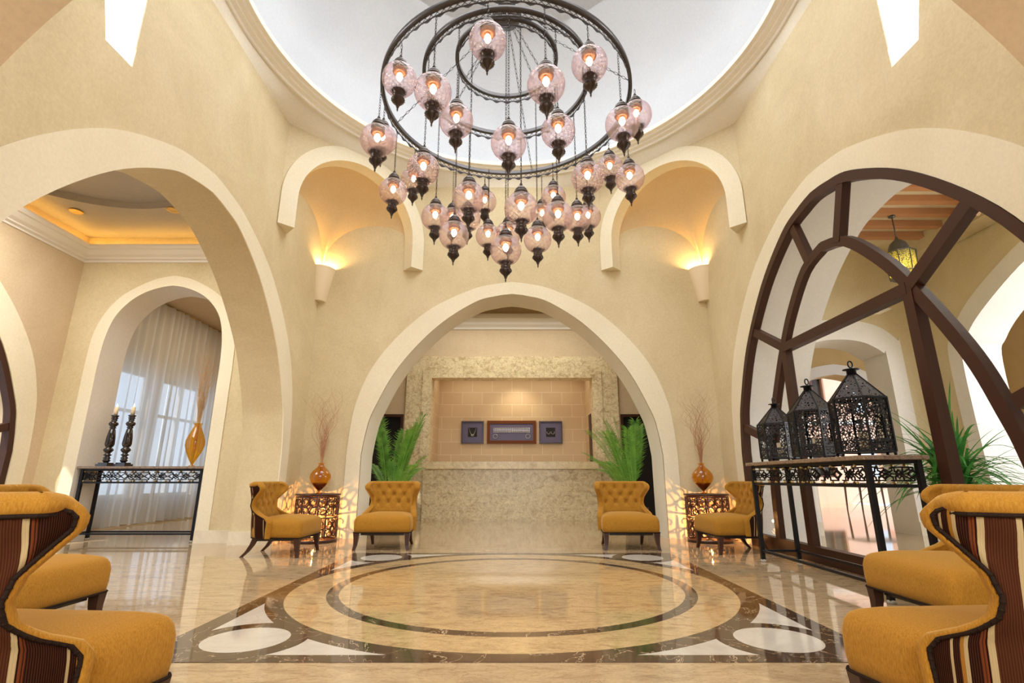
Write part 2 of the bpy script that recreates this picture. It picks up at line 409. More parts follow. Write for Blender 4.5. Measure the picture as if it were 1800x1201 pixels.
XW, YB, YF, YC = 3.2, 7.98, 1.6, 4.87          # side walls, back wall, front wall, centre of the side arches
V1, V0, VX = 6.31, 2.90, 1.51                   # octagon corners on side walls and on back/front walls
ZS = 4.22                                       # springing of the corner squinches

# ------------------------------------------------------------------ floor
fl = MB().box((-9, -6, -.12), (12, 30, 0)).build('floor', FLOOR); S(fl)
CF = 4.62; HS = 1.86
def circ(cx, cy, r, n=72): return [(cx + r * math.cos(2 * PI * k / n), cy + r * math.sin(2 * PI * k / n)) for k in range(n)]
Mxy = frame('xy', 0)
plate('inlay_white', [rect(-HS, CF - HS, HS, CF + HS)], 0, .0010, Mxy, WHITEM, fl)
plate('inlay_frame', [rect(-HS, CF - HS, HS, CF + HS), rect(-HS + .12, CF - HS + .105, HS - .12, CF + HS - .105)], 0, .0020, Mxy, DARKM, fl)
plate('inlay_ring', [circ(0, CF, 1.86, 96), circ(0, CF, 1.74, 96)], 0, .0022, Mxy, DARKM, fl)
plate('inlay_disc', [circ(0, CF, 1.742, 96)], 0, .0016, Mxy, FLOOR_C, fl)
plate('inlay_ring', [circ(0, CF, 1.455, 96), circ(0, CF, 1.365, 96)], 0, .0024, Mxy, DARKM, fl)
for sx_ in (-1, 1):
    for sy_ in (-1, 1):
        cx, cy = sx_ * 1.45, CF + sy_ * 1.50
        plate('inlay_disc', [circ(cx, cy, .33)], 0, .0026, Mxy, DARKM, fl)
        x0, x1 = sorted((cx, sx_ * HS)); y0, y1 = sorted((cy, CF + sy_ * HS))
        plate('inlay_corner', [rect(x0, y0, x1, y1)], 0, .0028, Mxy, DARKM, fl)
        plate('inlay_disc', [circ(cx, cy, .225)], 0, .0034, Mxy, WHITEM, fl)

# ------------------------------------------------------------------ hall walls with their pointed arches
ZT = 6.15
ain_s = arch_loop(AIN, YC, 0, WS); aout_s = arch_loop(AOUT, YC, 0, WS)
SLIT = [(3.57, 4.20), (3.57, 5.55), (3.20, 5.55), (3.19, 4.5), (3.28, 4.19)]
def wall_ring(y0, z0, y1, z1, arch):    # wall outline with the arch cut as a notch from the floor
    i = arch[::-1]
    return [(y0, z0)] + [i[0]] + i[1:-1] + [i[-1]] + [(y1, z0), (y1, z1), (y0, z1)] if i[0][0] < i[-1][0] else [(y0, z0)] + i[::-1] + [(y1, z0), (y1, z1), (y0, z1)]
def notch(a0, a1, b1, arch):
    A = sorted([arch[0][0], arch[-1][0]]); pts = arch if arch[0][0] < arch[-1][0] else arch[::-1]
    return [(a0, 0)] + pts + [(a1, 0), (a1, b1), (a0, b1)]
S(plate('wall_left', [notch(1.0, 8.6, ZT, ain_s), SLIT], -.56, 0, frame('yz', -XW), WALL))
S(plate('wall_right', [notch(1.0, 8.6, ZT, ain_s), SLIT], 0, .9, frame('yz', XW), WALL))
ain_b = arch_loop(AIN, 0, 0); aout_b = arch_loop(AOUT, 0, 0)
S(plate('wall_back', [notch(-XW - .5, XW + .9, ZT, ain_b)], 0, .62, frame('xz', YB), WALL))
S(plate('wall_front', [notch(-XW - .5, XW + .9, ZT, ain_b)], -.6, 0, frame('xz', YF), WALL_IN))
for i, s_ in enumerate((-1, 1)):
    r = bpy.data.objects.new('window_%d' % (5 + i), None); COL.objects.link(r); r['kind'] = 'structure'
    plate('glass_pane', [SLIT], min(0, s_ * .03) + s_ * .01, max(0, s_ * .03) + s_ * .01, frame('yz', s_ * XW), m_emit('sunlit_window_%d' % i, (1, .99, .97), 2.2), r)
# cream bands around the arches
S(plate('trim_1', [band_loop(aout_s, ain_s)], 0, .012, frame('yz', -XW), TRIM))
S(plate('trim_2', [band_loop(aout_s, ain_s)], -.012, 0, frame('yz', XW), TRIM))
S(plate('trim_3', [band_loop(aout_b, ain_b)], -.012, 0, frame('xz', YB), TRIM))
soff = [(w_, z) for w_, z in ain_b]
def soffit(name, arch, y0, y1, kind, mat, inset=.004):
    pts = arch; c = sum(p[0] for p in pts) / len(pts)
    q = [(c + (a - c) * (1 - inset), b - inset * 1.2 if b > 1 else b) for a, b in pts]
    rows = []
    for t in (y0, y1):
        rows.append([(a, t, b) if kind == 'xz' else (t, a, b) for a, b in q])
    return S(MB().grid(rows, True).build(name, mat))
soffit('trim_4', ain_b, YB - .014, YB + .625, 'xz', m_plaster('pale_arch_plaster', (.80, .77, .66), (.84, .82, .72), (.87, .85, .77), .08))
soffit('trim_25', ain_s, XW + .09, XW + .905, 'yz', WHITEP, .003)
# baseboards of the hall
bb = MB(); h_ = .155
bb.box((-XW, YB - .02, 0), (-2.53, YB, h_)); bb.box((2.53, YB - .02, 0), (XW, YB, h_))
S(bb.build('baseboard_back', BASEM))
bb = MB(); bb.box((-XW, YC + 2.62, 0), (-XW + .02, YB, h_)); bb.box((-XW - .57, YC + 2.36, 0), (-XW + .022, YC + 2.62, .165)); S(bb.build('baseboard_left', BASEM))
bb = MB(); bb.box((XW - .02, YC + 2.62, 0), (XW, YB, h_)); S(bb.build('baseboard_right', BASEM))

# ------------------------------------------------------------------ squinches: corner arches carrying the drum
def diag_frame(p, q, into=1):
    """frame with a = along p->q (centred), b = z, third axis = away from the hall"""
    p = Vector((*p, 0)); q = Vector((*q, 0)); a = (q - p).normalized(); n = Vector((-a.y, a.x, 0))
    c = (p + q) / 2
    if (c + n - Vector((0, 4.75, 0))).length < (c - Vector((0, 4.75, 0))).length: n = -n
    return Matrix(((a.x, 0, n.x, c.x), (a.y, 0, n.y, c.y), (0, 1, 0, 0), (0, 0, 0, 1))), (q - p).length / 2
corners = [((-XW, V1), (-VX, YB), (-XW, YB)), ((XW, V1), (VX, YB), (XW, YB)),
           ((-XW, V0), (-VX, YF), (-XW, YF)), ((XW, V0), (VX, YF), (XW, YF))]
for ci, (p, q, cn) in enumerate(corners):
    M, hw = diag_frame(p, q)
    Rin = hw - .225; zc = 4.68
    inner = [(Rin, ZS)] + [(Rin * math.cos(a), zc + Rin * math.sin(a)) for a in [PI * k / 32 for k in range(33)]] + [(-Rin, ZS)]
    outer = [(hw, ZS)] + [(hw * math.cos(a), zc + hw * math.sin(a)) for a in [PI * k / 32 for k in range(33)]] + [(-hw, ZS)]
    S(plate('wall_squinch', [[(hw, ZS), (hw, 5.82), (-hw, 5.82), (-hw, ZS)] + inner[::-1]], 0, .20, M, WALL))
    inner_t = [(Rin - .004, ZS - .006)] + [(a * (1 - .004 / Rin), b) for a, b in inner[1:-1]] + [(-Rin + .004, ZS - .006)]; outer_t = [(hw, ZS - .006)] + outer[1:-1] + [(-hw, ZS - .006)]
    S(plate('trim_%d' % (5 + ci), [outer_t + inner_t[::-1]], -.025, .205, M, TRIM))
    # vault between the diagonal arch and the two wall arches
    Rw = [(Vector(p + (0,)) - Vector(cn + (0,))).length / 2, (Vector(q + (0,)) - Vector(cn + (0,))).length / 2]
    NS, NT_ = 48, 14; rows = []
    Ms = M; DL, CL = [], []
    for i in range(NS + 1):
        s_ = i / NS; a = PI * (1 - s_)
        D = Ms @ Vector((Rin * math.cos(a), zc + Rin * math.sin(a), .20))
        if s_ <= .5:
            t = s_ / .5; A = Vector((*p, ZS)); B = Vector((*cn, ZS)); hgt = .82
        else:
            t = (s_ - .5) / .5; A = Vector((*cn, ZS)); B = Vector((*q, ZS)); hgt = .82
        ang = PI * t; C = A.lerp(B, (1 - math.cos(ang)) / 2); C.z = ZS + hgt * math.sin(ang) ** .9 if 0 < t < 1 else ZS
        DL.append(D); CL.append(C)
    for i in range(NS + 1):
        s_ = i / NS; D, C = DL[i], CL[i]; ws_ = 0; Cs = Vector((0, 0, 0)); rad = min(i, NS - i, 14)
        for q in range(-rad, rad + 1):
            g = math.cos(PI / 2 * q / (rad + 1)); Cs += CL[i + q] * g; ws_ += g
        Cs /= ws_; row = []
        for k in range(NT_ + 1):
            u = k / NT_; P = D.lerp(Cs, u) + (C - Cs) * u ** 4
            P.z += .20 * math.sin(PI * u) * math.sin(PI * s_) ** .5
            row.append(tuple(P))
        rows.append(row)
    S(MB().grid(rows, True).build('ceiling_squinch', NICHE))

# ------------------------------------------------------------------ cornice from the octagon to the dome ring, dome
octo = [(-XW, V0), (-XW, V1), (-VX, YB), (VX, YB), (XW, V1), (XW, V0), (VX, YF), (-VX, YF)]
CX, CY = 0, 4.76
def oct_pt(a):
    d = Vector((math.cos(a), math.sin(a))); best = 9
    for i in range(8):
        p = Vector(octo[i]) - Vector((CX, CY)); q = Vector(octo[(i + 1) % 8]) - Vector((CX, CY)); e = q - p
        den = d.x * e.y - d.y * e.x
        if abs(den) < 1e-9: continue
        t = (p.x * e.y - p.y * e.x) / den; s_ = (p.x * d.y - p.y * d.x) / den
        if t > 0 and -1e-6 <= s_ <= 1 + 1e-6: best = min(best, t)
    return best
prof = [(0, 5.79), (.02, 5.80), (.30, 5.835), (.30, 5.855), (.52, 5.885), (.52, 5.905), (.70, 5.93), (.70, 5.955), (.86, 5.965)]
rows = []
NA = 240
for u, z in prof:
    row = []
    for k in range(NA):
        a = 2 * PI * k / NA; ro = oct_pt(a); rc = min(3.17, ro - .015); r = ro + (rc - ro) * min(1, u / .86)
        row.append((CX + r * math.cos(a), CY + r * math.sin(a), z))
    rows.append(row)
S(MB().grid(rows, True, True).build('ceiling_cornice', CORN))
ringp = [(3.175, 5.955), (3.15, 5.955), (3.14, 5.985), (3.09, 6.0), (3.085, 6.02), (3.03, 6.03), (3.02, 6.055), (2.97, 6.06), (2.96, 6.12), (2.985, 6.12), (3.05, 6.09), (3.22, 6.09)]
o = MB().lathe(ringp, 160, (CX, CY, 0), caps=False).build('trim_9', m_plaster('white_ring_plaster', (.90, .88, .81), (.92, .90, .84), (.94, .92, .87), .03)); S(o)  # lip whitened: the sky light falling on it is put into the colour
o.data.set_sharp_from_angle(angle=math.radians(30))
dm = [(3.26, 6.08), (3.26, 6.35), (3.20, 6.7)] + [(3.20 * math.cos(a), 6.7 + 1.9 * math.sin(a)) for a in [PI / 2 * k / 18 for k in range(1, 19)]]
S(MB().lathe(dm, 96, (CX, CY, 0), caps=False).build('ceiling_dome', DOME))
cl = MB(); cl.sweep([(CX + 3.12 * math.cos(a), CY + 3.12 * math.sin(a), 6.12) for a in [2 * PI * k / 96 for k in range(96)]], .012, 5, True)
o = cl.build('cove_light', DCOVE); set_props(o, 'ring of hidden cove light on the ledge under the dome', 'light')

# ------------------------------------------------------------------ unseen vestibule shell added to keep sky light off the front arch
S(MB().box((-4.1, -4, 4.3), (4.1, 1.05, 4.45)).build('ceiling_vestibule', WALL_IN))
S(MB().box((-4.1, -4, 0), (-3.7, 1.0, 4.3)).build('wall_vestibule_left', WALL_IN))
S(MB().box((3.7, -4, 0), (4.1, 1.0, 4.3)).build('wall_vestibule_right', WALL_IN))

# ------------------------------------------------------------------ glazed arch windows
def glazed_arch(idx, x, c, sgn, mull, ws=WS):
    """frame, mullions and panes in the plane x, sgn = side the room lies on"""
    root = bpy.data.objects.new('window_%d' % idx, None); COL.objects.link(root); root['kind'] = 'structure'
    M = frame('yz', x); t0, t1 = -.05, .05
    o_ = arch_loop(AIN, c, 0, ws * .998); half = [(w_ * ws - .085 if w_ > .2 else max(0, w_ * ws - .02), z - (.0 if w_ > 2.1 else .09 * (1 - w_ / 2.6))) for w_, z in AIN]
    half[-1] = (0, AIN[-1][1] - .095)
    i_ = arch_loop(half, c, 0)
    plate('window_frame', [band_loop(o_, i_)], t0, t1, M, FRAMEW, root)
    MB().box((x + t0, c - 2.3, 0), (x + t1, c + 2.3, .16)).build('bottom_rail', FRAMEW, root)
    for mi, pts in enumerate(mull):
        mb = MB(); wd = .05; t0, t1 = -.036 - .0012 * mi, .036 + .0012 * mi
        P = [Vector(p) for p in pts]; L, R = [], []
        for k in range(len(P)):
            a = P[max(0, k - 1)]; b = P[min(len(P) - 1, k + 1)]; t = (b - a).normalized(); n = Vector((-t.y, t.x))
            L.append(P[k] + n * wd); R.append(P[k] - n * wd)
        rows = [[tuple(M @ Vector((q.x, q.y, tt))) for q, tt in ((L[k], t0), (L[k], t1), (R[k], t1), (R[k], t0))] for k in range(len(P))]
        mb.grid(rows, False, True); mb.f += [(0, 1, 2, 3), tuple(len(mb.v) - 4 + k for k in (3, 2, 1, 0))]; mb.sm += [False, False]
        mb.build('mullion', FRAMEW, root)
    plate('glass_pane', [arch_loop(AIN, c, 0.02, ws * .985)], -.003, .003, M, PANE, root)
    return root
def mull_set(c):
    inner = [(1.68, .14), (1.66, .7), (1.60, 1.05), (1.53, 1.28), (1.42, 1.6), (1.26, 1.92), (1.0, 2.35), (.74, 2.70), (.36, 3.06), (0, 3.17)]
    ip = catmull(inner, 4)
    A = [(c + a, b) for a, b in ip]; B = [(c - a, b) for a, b in ip]
    out = [A, B]
    for s_ in (1, -1):
        out += [[(c + s_ * .25, 3.10), (c + s_ * .46, 3.66)], [(c + s_ * .98, 2.34), (c + s_ * 1.68, 2.74)],
                [(c + s_ * .98, 2.34), (c + s_ * .98, .14)], [(c + s_ * 1.63, 1.32), (c + s_ * 2.30, 1.54)]]
    out += [[(c - .98, 2.34), (c + .98, 2.34)]]
    return out
ms = mull_set(YC)
glazed_arch(1, XW + .03, YC, -1, ms)

# ------------------------------------------------------------------ left lounge seen through the left arch
LX, LY = -6.73, 7.46
SM_IN = [(.91, 0.9), (.91, 2.1), (.91, 2.5), (.885, 2.9), (.80, 3.23), (.63, 3.47), (.43, 3.62), (.20, 3.71), (0, 3.745)]
SM_OUT = [(1.10, .9), (1.10, 2.1), (1.10, 2.5), (1.075, 2.95), (.97, 3.28), (.79, 3.54), (.58, 3.70), (.28, 3.85), (0, 3.91)]
SC = -5.26
s_in = arch_loop(SM_IN, SC, 0); s_out = arch_loop(SM_OUT, SC, 0)
S(plate('wall_lounge_far', [notch(LX - .6, -XW - .5, 4.75, s_in)], 0, .47, frame('xz', LY), WALL))
S(plate('trim_10', [band_loop(s_out, s_in)], -.012, 0, frame('xz', LY), TRIM))
soffit('trim_11', s_in, LY - .014, LY + .475, 'xz', WHITEP, .004)
lounge_c = 4.67
S(plate('wall_lounge_left', [notch(1.0, LY + .2, 4.75, arch_loop(AIN, lounge_c, 0, WS))], -.5, 0, frame('yz', LX), WALL_IN))
S(plate('trim_12', [band_loop(arch_loop(AOUT, lounge_c, 0, WS), arch_loop(AIN, lounge_c, 0, WS))], 0, .012, frame('yz', LX), TRIM))
glazed_arch(2, LX - .05, lounge_c, 1, mull_set(lounge_c))
S(MB().box((LX - .5, .8, 0), (-XW - .5, 1.0, 4.75)).build('wall_lounge_near', WALL_IN))
bb = MB(); bb.box((LX, LY - .02, 0), (SC - 1.1, LY, .165)); bb.box((SC + .91, LY - .02, 0), (-XW - .56, LY, .165)); S(bb.build('baseboard_lounge', BASEM))
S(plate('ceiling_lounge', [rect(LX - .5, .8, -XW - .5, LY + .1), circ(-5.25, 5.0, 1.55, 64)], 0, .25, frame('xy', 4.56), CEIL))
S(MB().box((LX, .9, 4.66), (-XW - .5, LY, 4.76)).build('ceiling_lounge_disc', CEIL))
# crown moulding with cove
cp = [(.0, 4.13), (.02, 4.13), (.02, 4.16), (.07, 4.17), (.07, 4.19), (.13, 4.215), (.19, 4.27), (.22, 4.275), (.25, 4.31), (.25, 4.335), (.20, 4.335), (.06, 4.30)]
def crown(mb, path, nrm):
    rows = []
    for (x, y), (nx, ny) in zip(path, nrm): rows.append([(x + nx * d, y + ny * d, z) for d, z in cp])
    mb.grid(rows, False)
mb = MB(); crown(mb, [(LX, 1.0), (LX, LY), (-XW - .5, LY)], [(1, 0), (1, -1), (0, -1)])
S(mb.build('trim_13', CROWN))
mb = MB(); mb.box((LX + .05, 1.2, 4.335), (LX + .075, LY - .1, 4.35)); mb.box((LX + .1, LY - .075, 4.335), (-XW - .6, LY - .05, 4.35))
set_props(mb.build('cove_light', COVE), 'amber cove light strip above the white lounge cornice', 'light')
for i, (x, y) in enumerate([(-6.24, 6.60), (-4.83, 6.56)]):
    t = thing('ceiling_downlight', ['recessed ceiling spotlight nearer the left lounge wall', 'recessed ceiling spotlight nearer the big left arch'][i], 'light', (x, y, 4.545), 0, 'lounge ceiling spotlights')
    MB().lathe([(.062, .012), (.085, .012), (.085, -.004), (.062, .0)], 24).build('bezel', BRASS, t)
    MB().lathe([(.0, .004), (.064, .004)], 24, caps=False).build('lamp', DOWN, t)

# curtained room behind the small arch
S(MB().box((-8.2, LY + .47, 4.35), (-3.7, 13.2, 4.5)).build('ceiling_curtain_room', WALL_IN))
S(MB().box((-8.0, 13.0, 0), (-4.0, 13.2, 4.4)).build('wall_curtain_room_back', WALL_IN))
S(MB().box((-4.6, 8.6, 0), (-4.4, 13.0, 4.4)).build('wall_curtain_room_right', WALL_IN))
S(plate('wall_curtain_room_left', [rect(7.6, 0, 13.2, 4.5), rect(8.6, .5, 10.4, 2.9), rect(10.7, .5, 12.3, 2.9)], -.2, 0, frame('yz', -7.4), WALL_IN))
for i, (a, b) in enumerate([(8.6, 10.4), (10.7, 12.3)]):
    r = bpy.data.objects.new('window_%d' % (3 + i), None); COL.objects.link(r); r['kind'] = 'structure'
    m = (a + b) / 2
    plate('window_frame', [rect(a, .5, b, 2.9), rect(a + .06, .56, m - .03, 2.1), rect(m + .03, .56, b - .06, 2.1), rect(a + .06, 2.16, m - .03, 2.84), rect(m + .03, 2.16, b - .06, 2.84)], -.14, -.08, frame('yz', -7.4), CROWN, r)
    MB().box((-7.515, a + .03, .53), (-7.505, b - .03, 2.87)).build('glass_pane', PANE, r)
def curtain(y0, y1, z0, z1, x0, seed):
    rnd = random.Random(seed); N_ = int((y1 - y0) / .018); rows = []
    ph = [0]
    for k in range(N_): ph.append(ph[-1] + rnd.uniform(.28, .75))
    for j in range(14):
        v = j / 13; z = z1 + (z0 - z1) * v; row = []
        for k in range(N_ + 1):
            y = y0 + (y1 - y0) * k / N_
            row.append((x0 + (.035 + .03 * v) * math.sin(ph[k]) + .02 * math.sin(ph[k] * .31 + v * 2), y + .012 * math.sin(ph[k] * .5 + 3 * v), z + (.012 * math.sin(ph[k] * .7) if j == 13 else 0)))
        rows.append(row)
    return MB().grid(rows, True)
t = thing('sheer_curtain', 'long pleated sheer curtain behind the small left arch, nearer half', 'curtain', (-7.1, 9.1, 0), 0)
curtain(-1.1, 1.32, .03, 4.3, 0, 3).build('curtain_fabric', CURT, t)
MB().sweep([(0, -1.15, 4.31), (0, 1.34, 4.31)], .015, 8).build('curtain_rod', BRASS, t)
t = thing('sheer_curtain', 'long pleated sheer curtain behind the small left arch, farther half', 'curtain', (-7.1, 11.7, 0), 0)
curtain(-1.26, 1.2, .03, 4.3, 0, 5).build('curtain_fabric', CURT, t)
MB().sweep([(0, -1.26, 4.31), (0, 1.25, 4.31)], .015, 8).build('curtain_rod', BRASS, t)

# ------------------------------------------------------------------ reception lobby behind the back arch
S(MB().box((-4.7, YB + .62, 4.95), (4.7, 13.4, 5.1)).build('ceiling_lobby', WALL_IN))
S(MB().box((-4.75, YB + .6, 0), (-4.6, 13.3, 5.0)).build('wall_lobby_left', WALL_IN))
S(MB().box((4.6, YB + .6, 0), (4.75, 13.3, 5.0)).build('wall_lobby_right', WALL_IN))
PY = 11.72
S(plate('wall_lobby_back', [notch(-4.6, 4.6, 5.0, [(-1.93, 0), (-1.93, 3.3), (1.93, 3.3), (1.93, 0)]), rect(-3.7, .0015, -2.47, 2.27), rect(2.47, .0015, 3.7, 2.27)], 0, .25, frame('xz', PY), WALL_IN))
for i, s_ in enumerate((-1, 1)):
    r = bpy.data.objects.new('door_%d' % (i + 1), None); COL.objects.link(r); r['kind'] = 'structure'
    x0, x1 = sorted((s_ * 2.47, s_ * 3.7))
    MB().box((x0, PY + .3, .0), (x1, PY + .34, 2.3)).build('door_leaf', BLACK, r)  # black sheet standing in for the darkness of the open doorway
    plate('door_frame', [[(x0, 0), (x0, 2.27), (x1, 2.27), (x1, 0), (x1 - .06, 0), (x1 - .06, 2.21), (x0 + .06, 2.21), (x0 + .06, 0)]], -.02, .1, frame('xz', PY), DARKW, r)
# stone portal
S(plate('trim_14', [[(-2.43, 0), (-2.43, 3.61), (2.43, 3.61), (2.43, 0), (1.88, 0), (1.88, 3.17), (-1.88, 3.17), (-1.88, 0)]], -.07, .02, frame('xz', PY), STONE))
S(plate('trim_15', [[(-2.06, 0), (-2.06, 3.30), (2.06, 3.30), (2.06, 0), (1.85, 0), (1.85, 3.10), (-1.85, 3.10), (-1.85, 0)]], -.09, .30, frame('xz', PY), STONE))
S(MB().box((-1.95, 13.1, 0), (1.95, 13.2, 3.6)).build('wall_niche_back', TILE))
mb = MB(); mb.box((-2.0, PY + .1, 0), (-1.86, 13.15, 3.6)); S(mb.build('wall_niche_left', TILE_S))
mb = MB(); mb.box((1.86, PY + .1, 0), (2.0, 13.15, 3.6)); S(mb.build('wall_niche_right', TILE_S))
S(MB().box((-2, PY + .2, 3.5), (2, 13.2, 3.6)).build('ceiling_niche', WALL_IN))
bx = MB().box((1.835, 12.0, 1.2), (1.862, 12.35, 2.32)); S(bx.build('trim_16', FRAMEW))
mb = MB()
cpl = [(0, 4.28), (.03, 4.28), (.05, 4.33), (.12, 4.38), (.14, 4.43), (.24, 4.50), (.26, 4.55), (.26, 4.60), (0, 4.60)]
mb.grid([[(x, PY - d, z) for d, z in cpl] for x in (-4.6, 4.6)], False)
S(mb.build('trim_17', CROWN))
# reception desk
t = thing('reception_desk', 'long limestone reception desk under the framed pictures', 'desk', (0, 11.4, 0))
mb = MB(); mb.box((-1.90, -.10, 0), (1.90, .42, 1.05)); mb.build('desk_body', STONE, t)
mb = MB()
for z in (.27, .52, .77): mb.box((-1.90, -.104, z - .003), (1.90, -.1, z + .003))
mb.build('panel_joint', m_plain('pale_grout', (.72, .66, .52), .6), t)
mb = MB(); mb.box((-1.84, -.2, 1.05), (1.84, .40, 1.20)); mb.build('countertop', m_marble('yellow_limestone', (.76, .64, .40), (.56, .42, .22), (.42, .30, .16), .2, 5, .016, .5, (1, 1, 1), .6), t)

# framed pictures
def picture(x0, x1, z0, z1, fw, fm, label, kind):
    t = thing('framed_picture', label, 'picture', ((x0 + x1) / 2, 13.1, (z0 + z1) / 2), 0, 'framed jewellery pictures over the desk')
    hx, hz = (x1 - x0) / 2, (z1 - z0) / 2; F = frame('xz', 0)
    plate('picture_frame', [rect(-hx, -hz, hx, hz), rect(-hx + fw, -hz + fw, hx - fw, hz - fw)], -.05, 0, F, fm, t)
    MB().box((-hx + fw * .8, -.03, -hz + fw * .8), (hx - fw * .8, -.012, hz - fw * .8)).build('mat_board', MAT, t)
    j = MB()
    def bead(x, z, r):
        j.lathe([(0, -r), (r * .7, -r * .7), (r, 0), (r * .7, r * .7), (0, r)], 8, (x, -.04, z))
    if kind == 'wide':
        for k in range(26):
            x = -hx * .72 + k * hx * 1.44 / 25; bead(x, hz * .34, .012); bead(x, hz * .08, .012); bead(x, -hz * .02, .010)
            j.box((x - .003, -.038, -hz * .06), (x + .003, -.034, hz * .36))
        j.build('silver_belt', SILV, t)
        for s_ in (-1, 1):
            j.__init__()
            for k in range(9): bead(s_ * hx * .66 + .055 * math.cos(k * .7), -hz * .38 + .05 * math.sin(k * .7), .012)
            j.build('silver_pendant', SILV, t)
    else:
        e = .115
        MB().box((-e, -.034, -e), (e, -.028, e)).build('photo_print', BLACK, t)
        if kind == 'neck':
            for k in range(25):
                u = k / 24; x = -.085 + .17 * u; bead(x, .09 - .16 * math.sin(PI * u) ** .8, .008)
            for k in range(6): bead(.03 * math.cos(k), -.075 + .022 * math.sin(k * 1.0), .010)
            j.build('silver_necklace', SILV, t)
        else:
            for s_ in (-1, 1):
                j.__init__()
                for k in range(9):
                    a = PI * (.9 + 1.2 * k / 8); bead(s_ * .055 + .04 * math.cos(a), -.005 + .04 * math.sin(a), .008)
                j.build('silver_earring', SILV, t)
MAT = m_plain('violet_mat_board', (.15, .14, .24), .7, spec=.2); SILV = m_plain('silver', (.75, .73, .68), .3, .7)
picture(-1.28, -.71, 1.70, 2.26, .03, m_plain('dark_picture_frame', (.04, .012, .014), .3), 'small square framed necklace picture, left of the wide one', 'neck')
picture(-.63, .61, 1.70, 2.27, .075, m_plain('red_brown_picture_frame', (.16, .045, .012), .55, spec=.2), 'wide framed belt ornament picture in red brown wood over the desk', 'wide')
picture(.68, 1.27, 1.70, 2.26, .03, bpy.data.materials['dark_picture_frame'], 'small square framed earring picture, right of the wide one', 'ear')

# ------------------------------------------------------------------ arcade and courtyard outside the glazed arch
EY = 8.4
E_IN = [(.75, .8), (.75, 2.75), (.70, 2.90), (.45, 3.06), (.2, 3.12), (0, 3.13)]
E_OUT = [(1.02, .8), (1.02, 2.98), (.98, 3.12), (.72, 3.35), (.35, 3.46), (0, 3.48)]
e_in = arch_loop(E_IN, 5.56, 0); e_out = arch_loop(E_OUT, 5.56, 0)
S(plate('wall_arcade_end', [notch(4.1, 7.6, 4.9, e_in)], 0, .55, frame('xz', EY), WALL))
S(plate('trim_18', [band_loop(e_out, e_in)], -.015, 0, frame('xz', EY), WHITEP))
W_IN = [(2.75, 1.0), (2.75, 2.6), (2.6, 2.95), (2.2, 3.3), (1.4, 3.75), (.6, 3.98), (0, 4.03)]
W_OUT = [(2.98, 1.0), (2.98, 2.65), (2.85, 3.05), (2.4, 3.5), (1.5, 3.98), (.65, 4.22), (0, 4.27)]
w_in = arch_loop(W_IN, 5.0, 0); w_out = arch_loop(W_OUT, 5.0, 0)
S(plate('wall_arcade_outer', [notch(1.0, EY + .55, 4.9, w_in)], 0, .6, frame('yz', 7.0), WALL))
S(plate('trim_19', [band_loop(w_out, w_in)], -.015, 0, frame('yz', 7.0), WHITEP))
o = soffit('trim_20', w_in, 7.0 - .017, 7.605, 'yz', WHITEP, .003)  # white skin puts the outdoor light on the reveal into its colour
o = soffit('trim_21', e_in, EY - .017, EY + .555, 'xz', WHITEP, .003)
S(MB().box((3.7, 1.0, 4.7), (7.6, 9.0, 4.85)).build('ceiling_arcade', WALL))
S(MB().box((6.62, 1.0, 4.42), (6.98, EY, 4.7)).build('trim_22', WALL))
S(MB().box((4.1, .8, 0), (7.6, 1.0, 4.8)).build('wall_arcade_near', WALL))
bmr = thing('ceiling_beam', 'row', 'beam'); bpy.data.objects.remove(bmr)
for i, y in enumerate([5.02, 5.38, 5.74, 6.10, 6.46, 6.82, 7.19, 7.56]):
    o = MB().box((4.12, y - .055, 4.60), (6.62, y + .055, 4.70)).build('ceiling_beam', BEAM)
    S(o)
bb = MB(); bb.box((4.1, EY - .03, 0), (4.81, EY, .2)); bb.box((6.31, EY - .03, 0), (7.0, EY, .2)); bb.box((6.97, 7.75, 0), (7.0, EY, .2)); bb.box((4.1, 7.3, 0), (4.13, EY, .2))
S(bb.build('baseboard_arcade', BASEM))
# next bay
n_in = arch_loop([(1.3, .8), (1.3, 2.2), (1.25, 2.5), (1.0, 2.85), (.5, 3.15), (0, 3.25)], 7.7, 0); n_out = arch_loop([(1.5, .8), (1.5, 2.25), (1.45, 2.6), (1.2, 3.0), (.6, 3.38), (0, 3.5)], 7.7, 0)
S(plate('wall_courtyard', [notch(4.1, 11.5, 5.4, n_in)], 0, .5, frame('xz', 12.0), OCHRE))
S(plate('trim_23', [band_loop(n_out, n_in)], -.02, 0, frame('xz', 12.0), WHITEP))
S(MB().box((4.1, 8.9, 4.9), (11.5, 12.5, 5.1)).build('ceiling_bay', OCHRE))
f2 = arch_loop([(2.2, 1.0), (2.2, 2.0), (2.0, 2.6), (1.3, 3.2), (.6, 3.45), (0, 3.5)], 8.2, 0)
S(plate('wall_bay_outer', [notch(1.0, 12.0, 5.4, f2)], 0, .5, frame('yz', 11.0), OCHRE))
S(plate('trim_24', [band_loop(arch_loop([(2.5, 1.0), (2.5, 2.05), (2.3, 2.75), (1.5, 3.45), (.7, 3.75), (0, 3.8)], 8.2, 0), f2)], -.02, 0, frame('yz', 11.0), WHITEP))
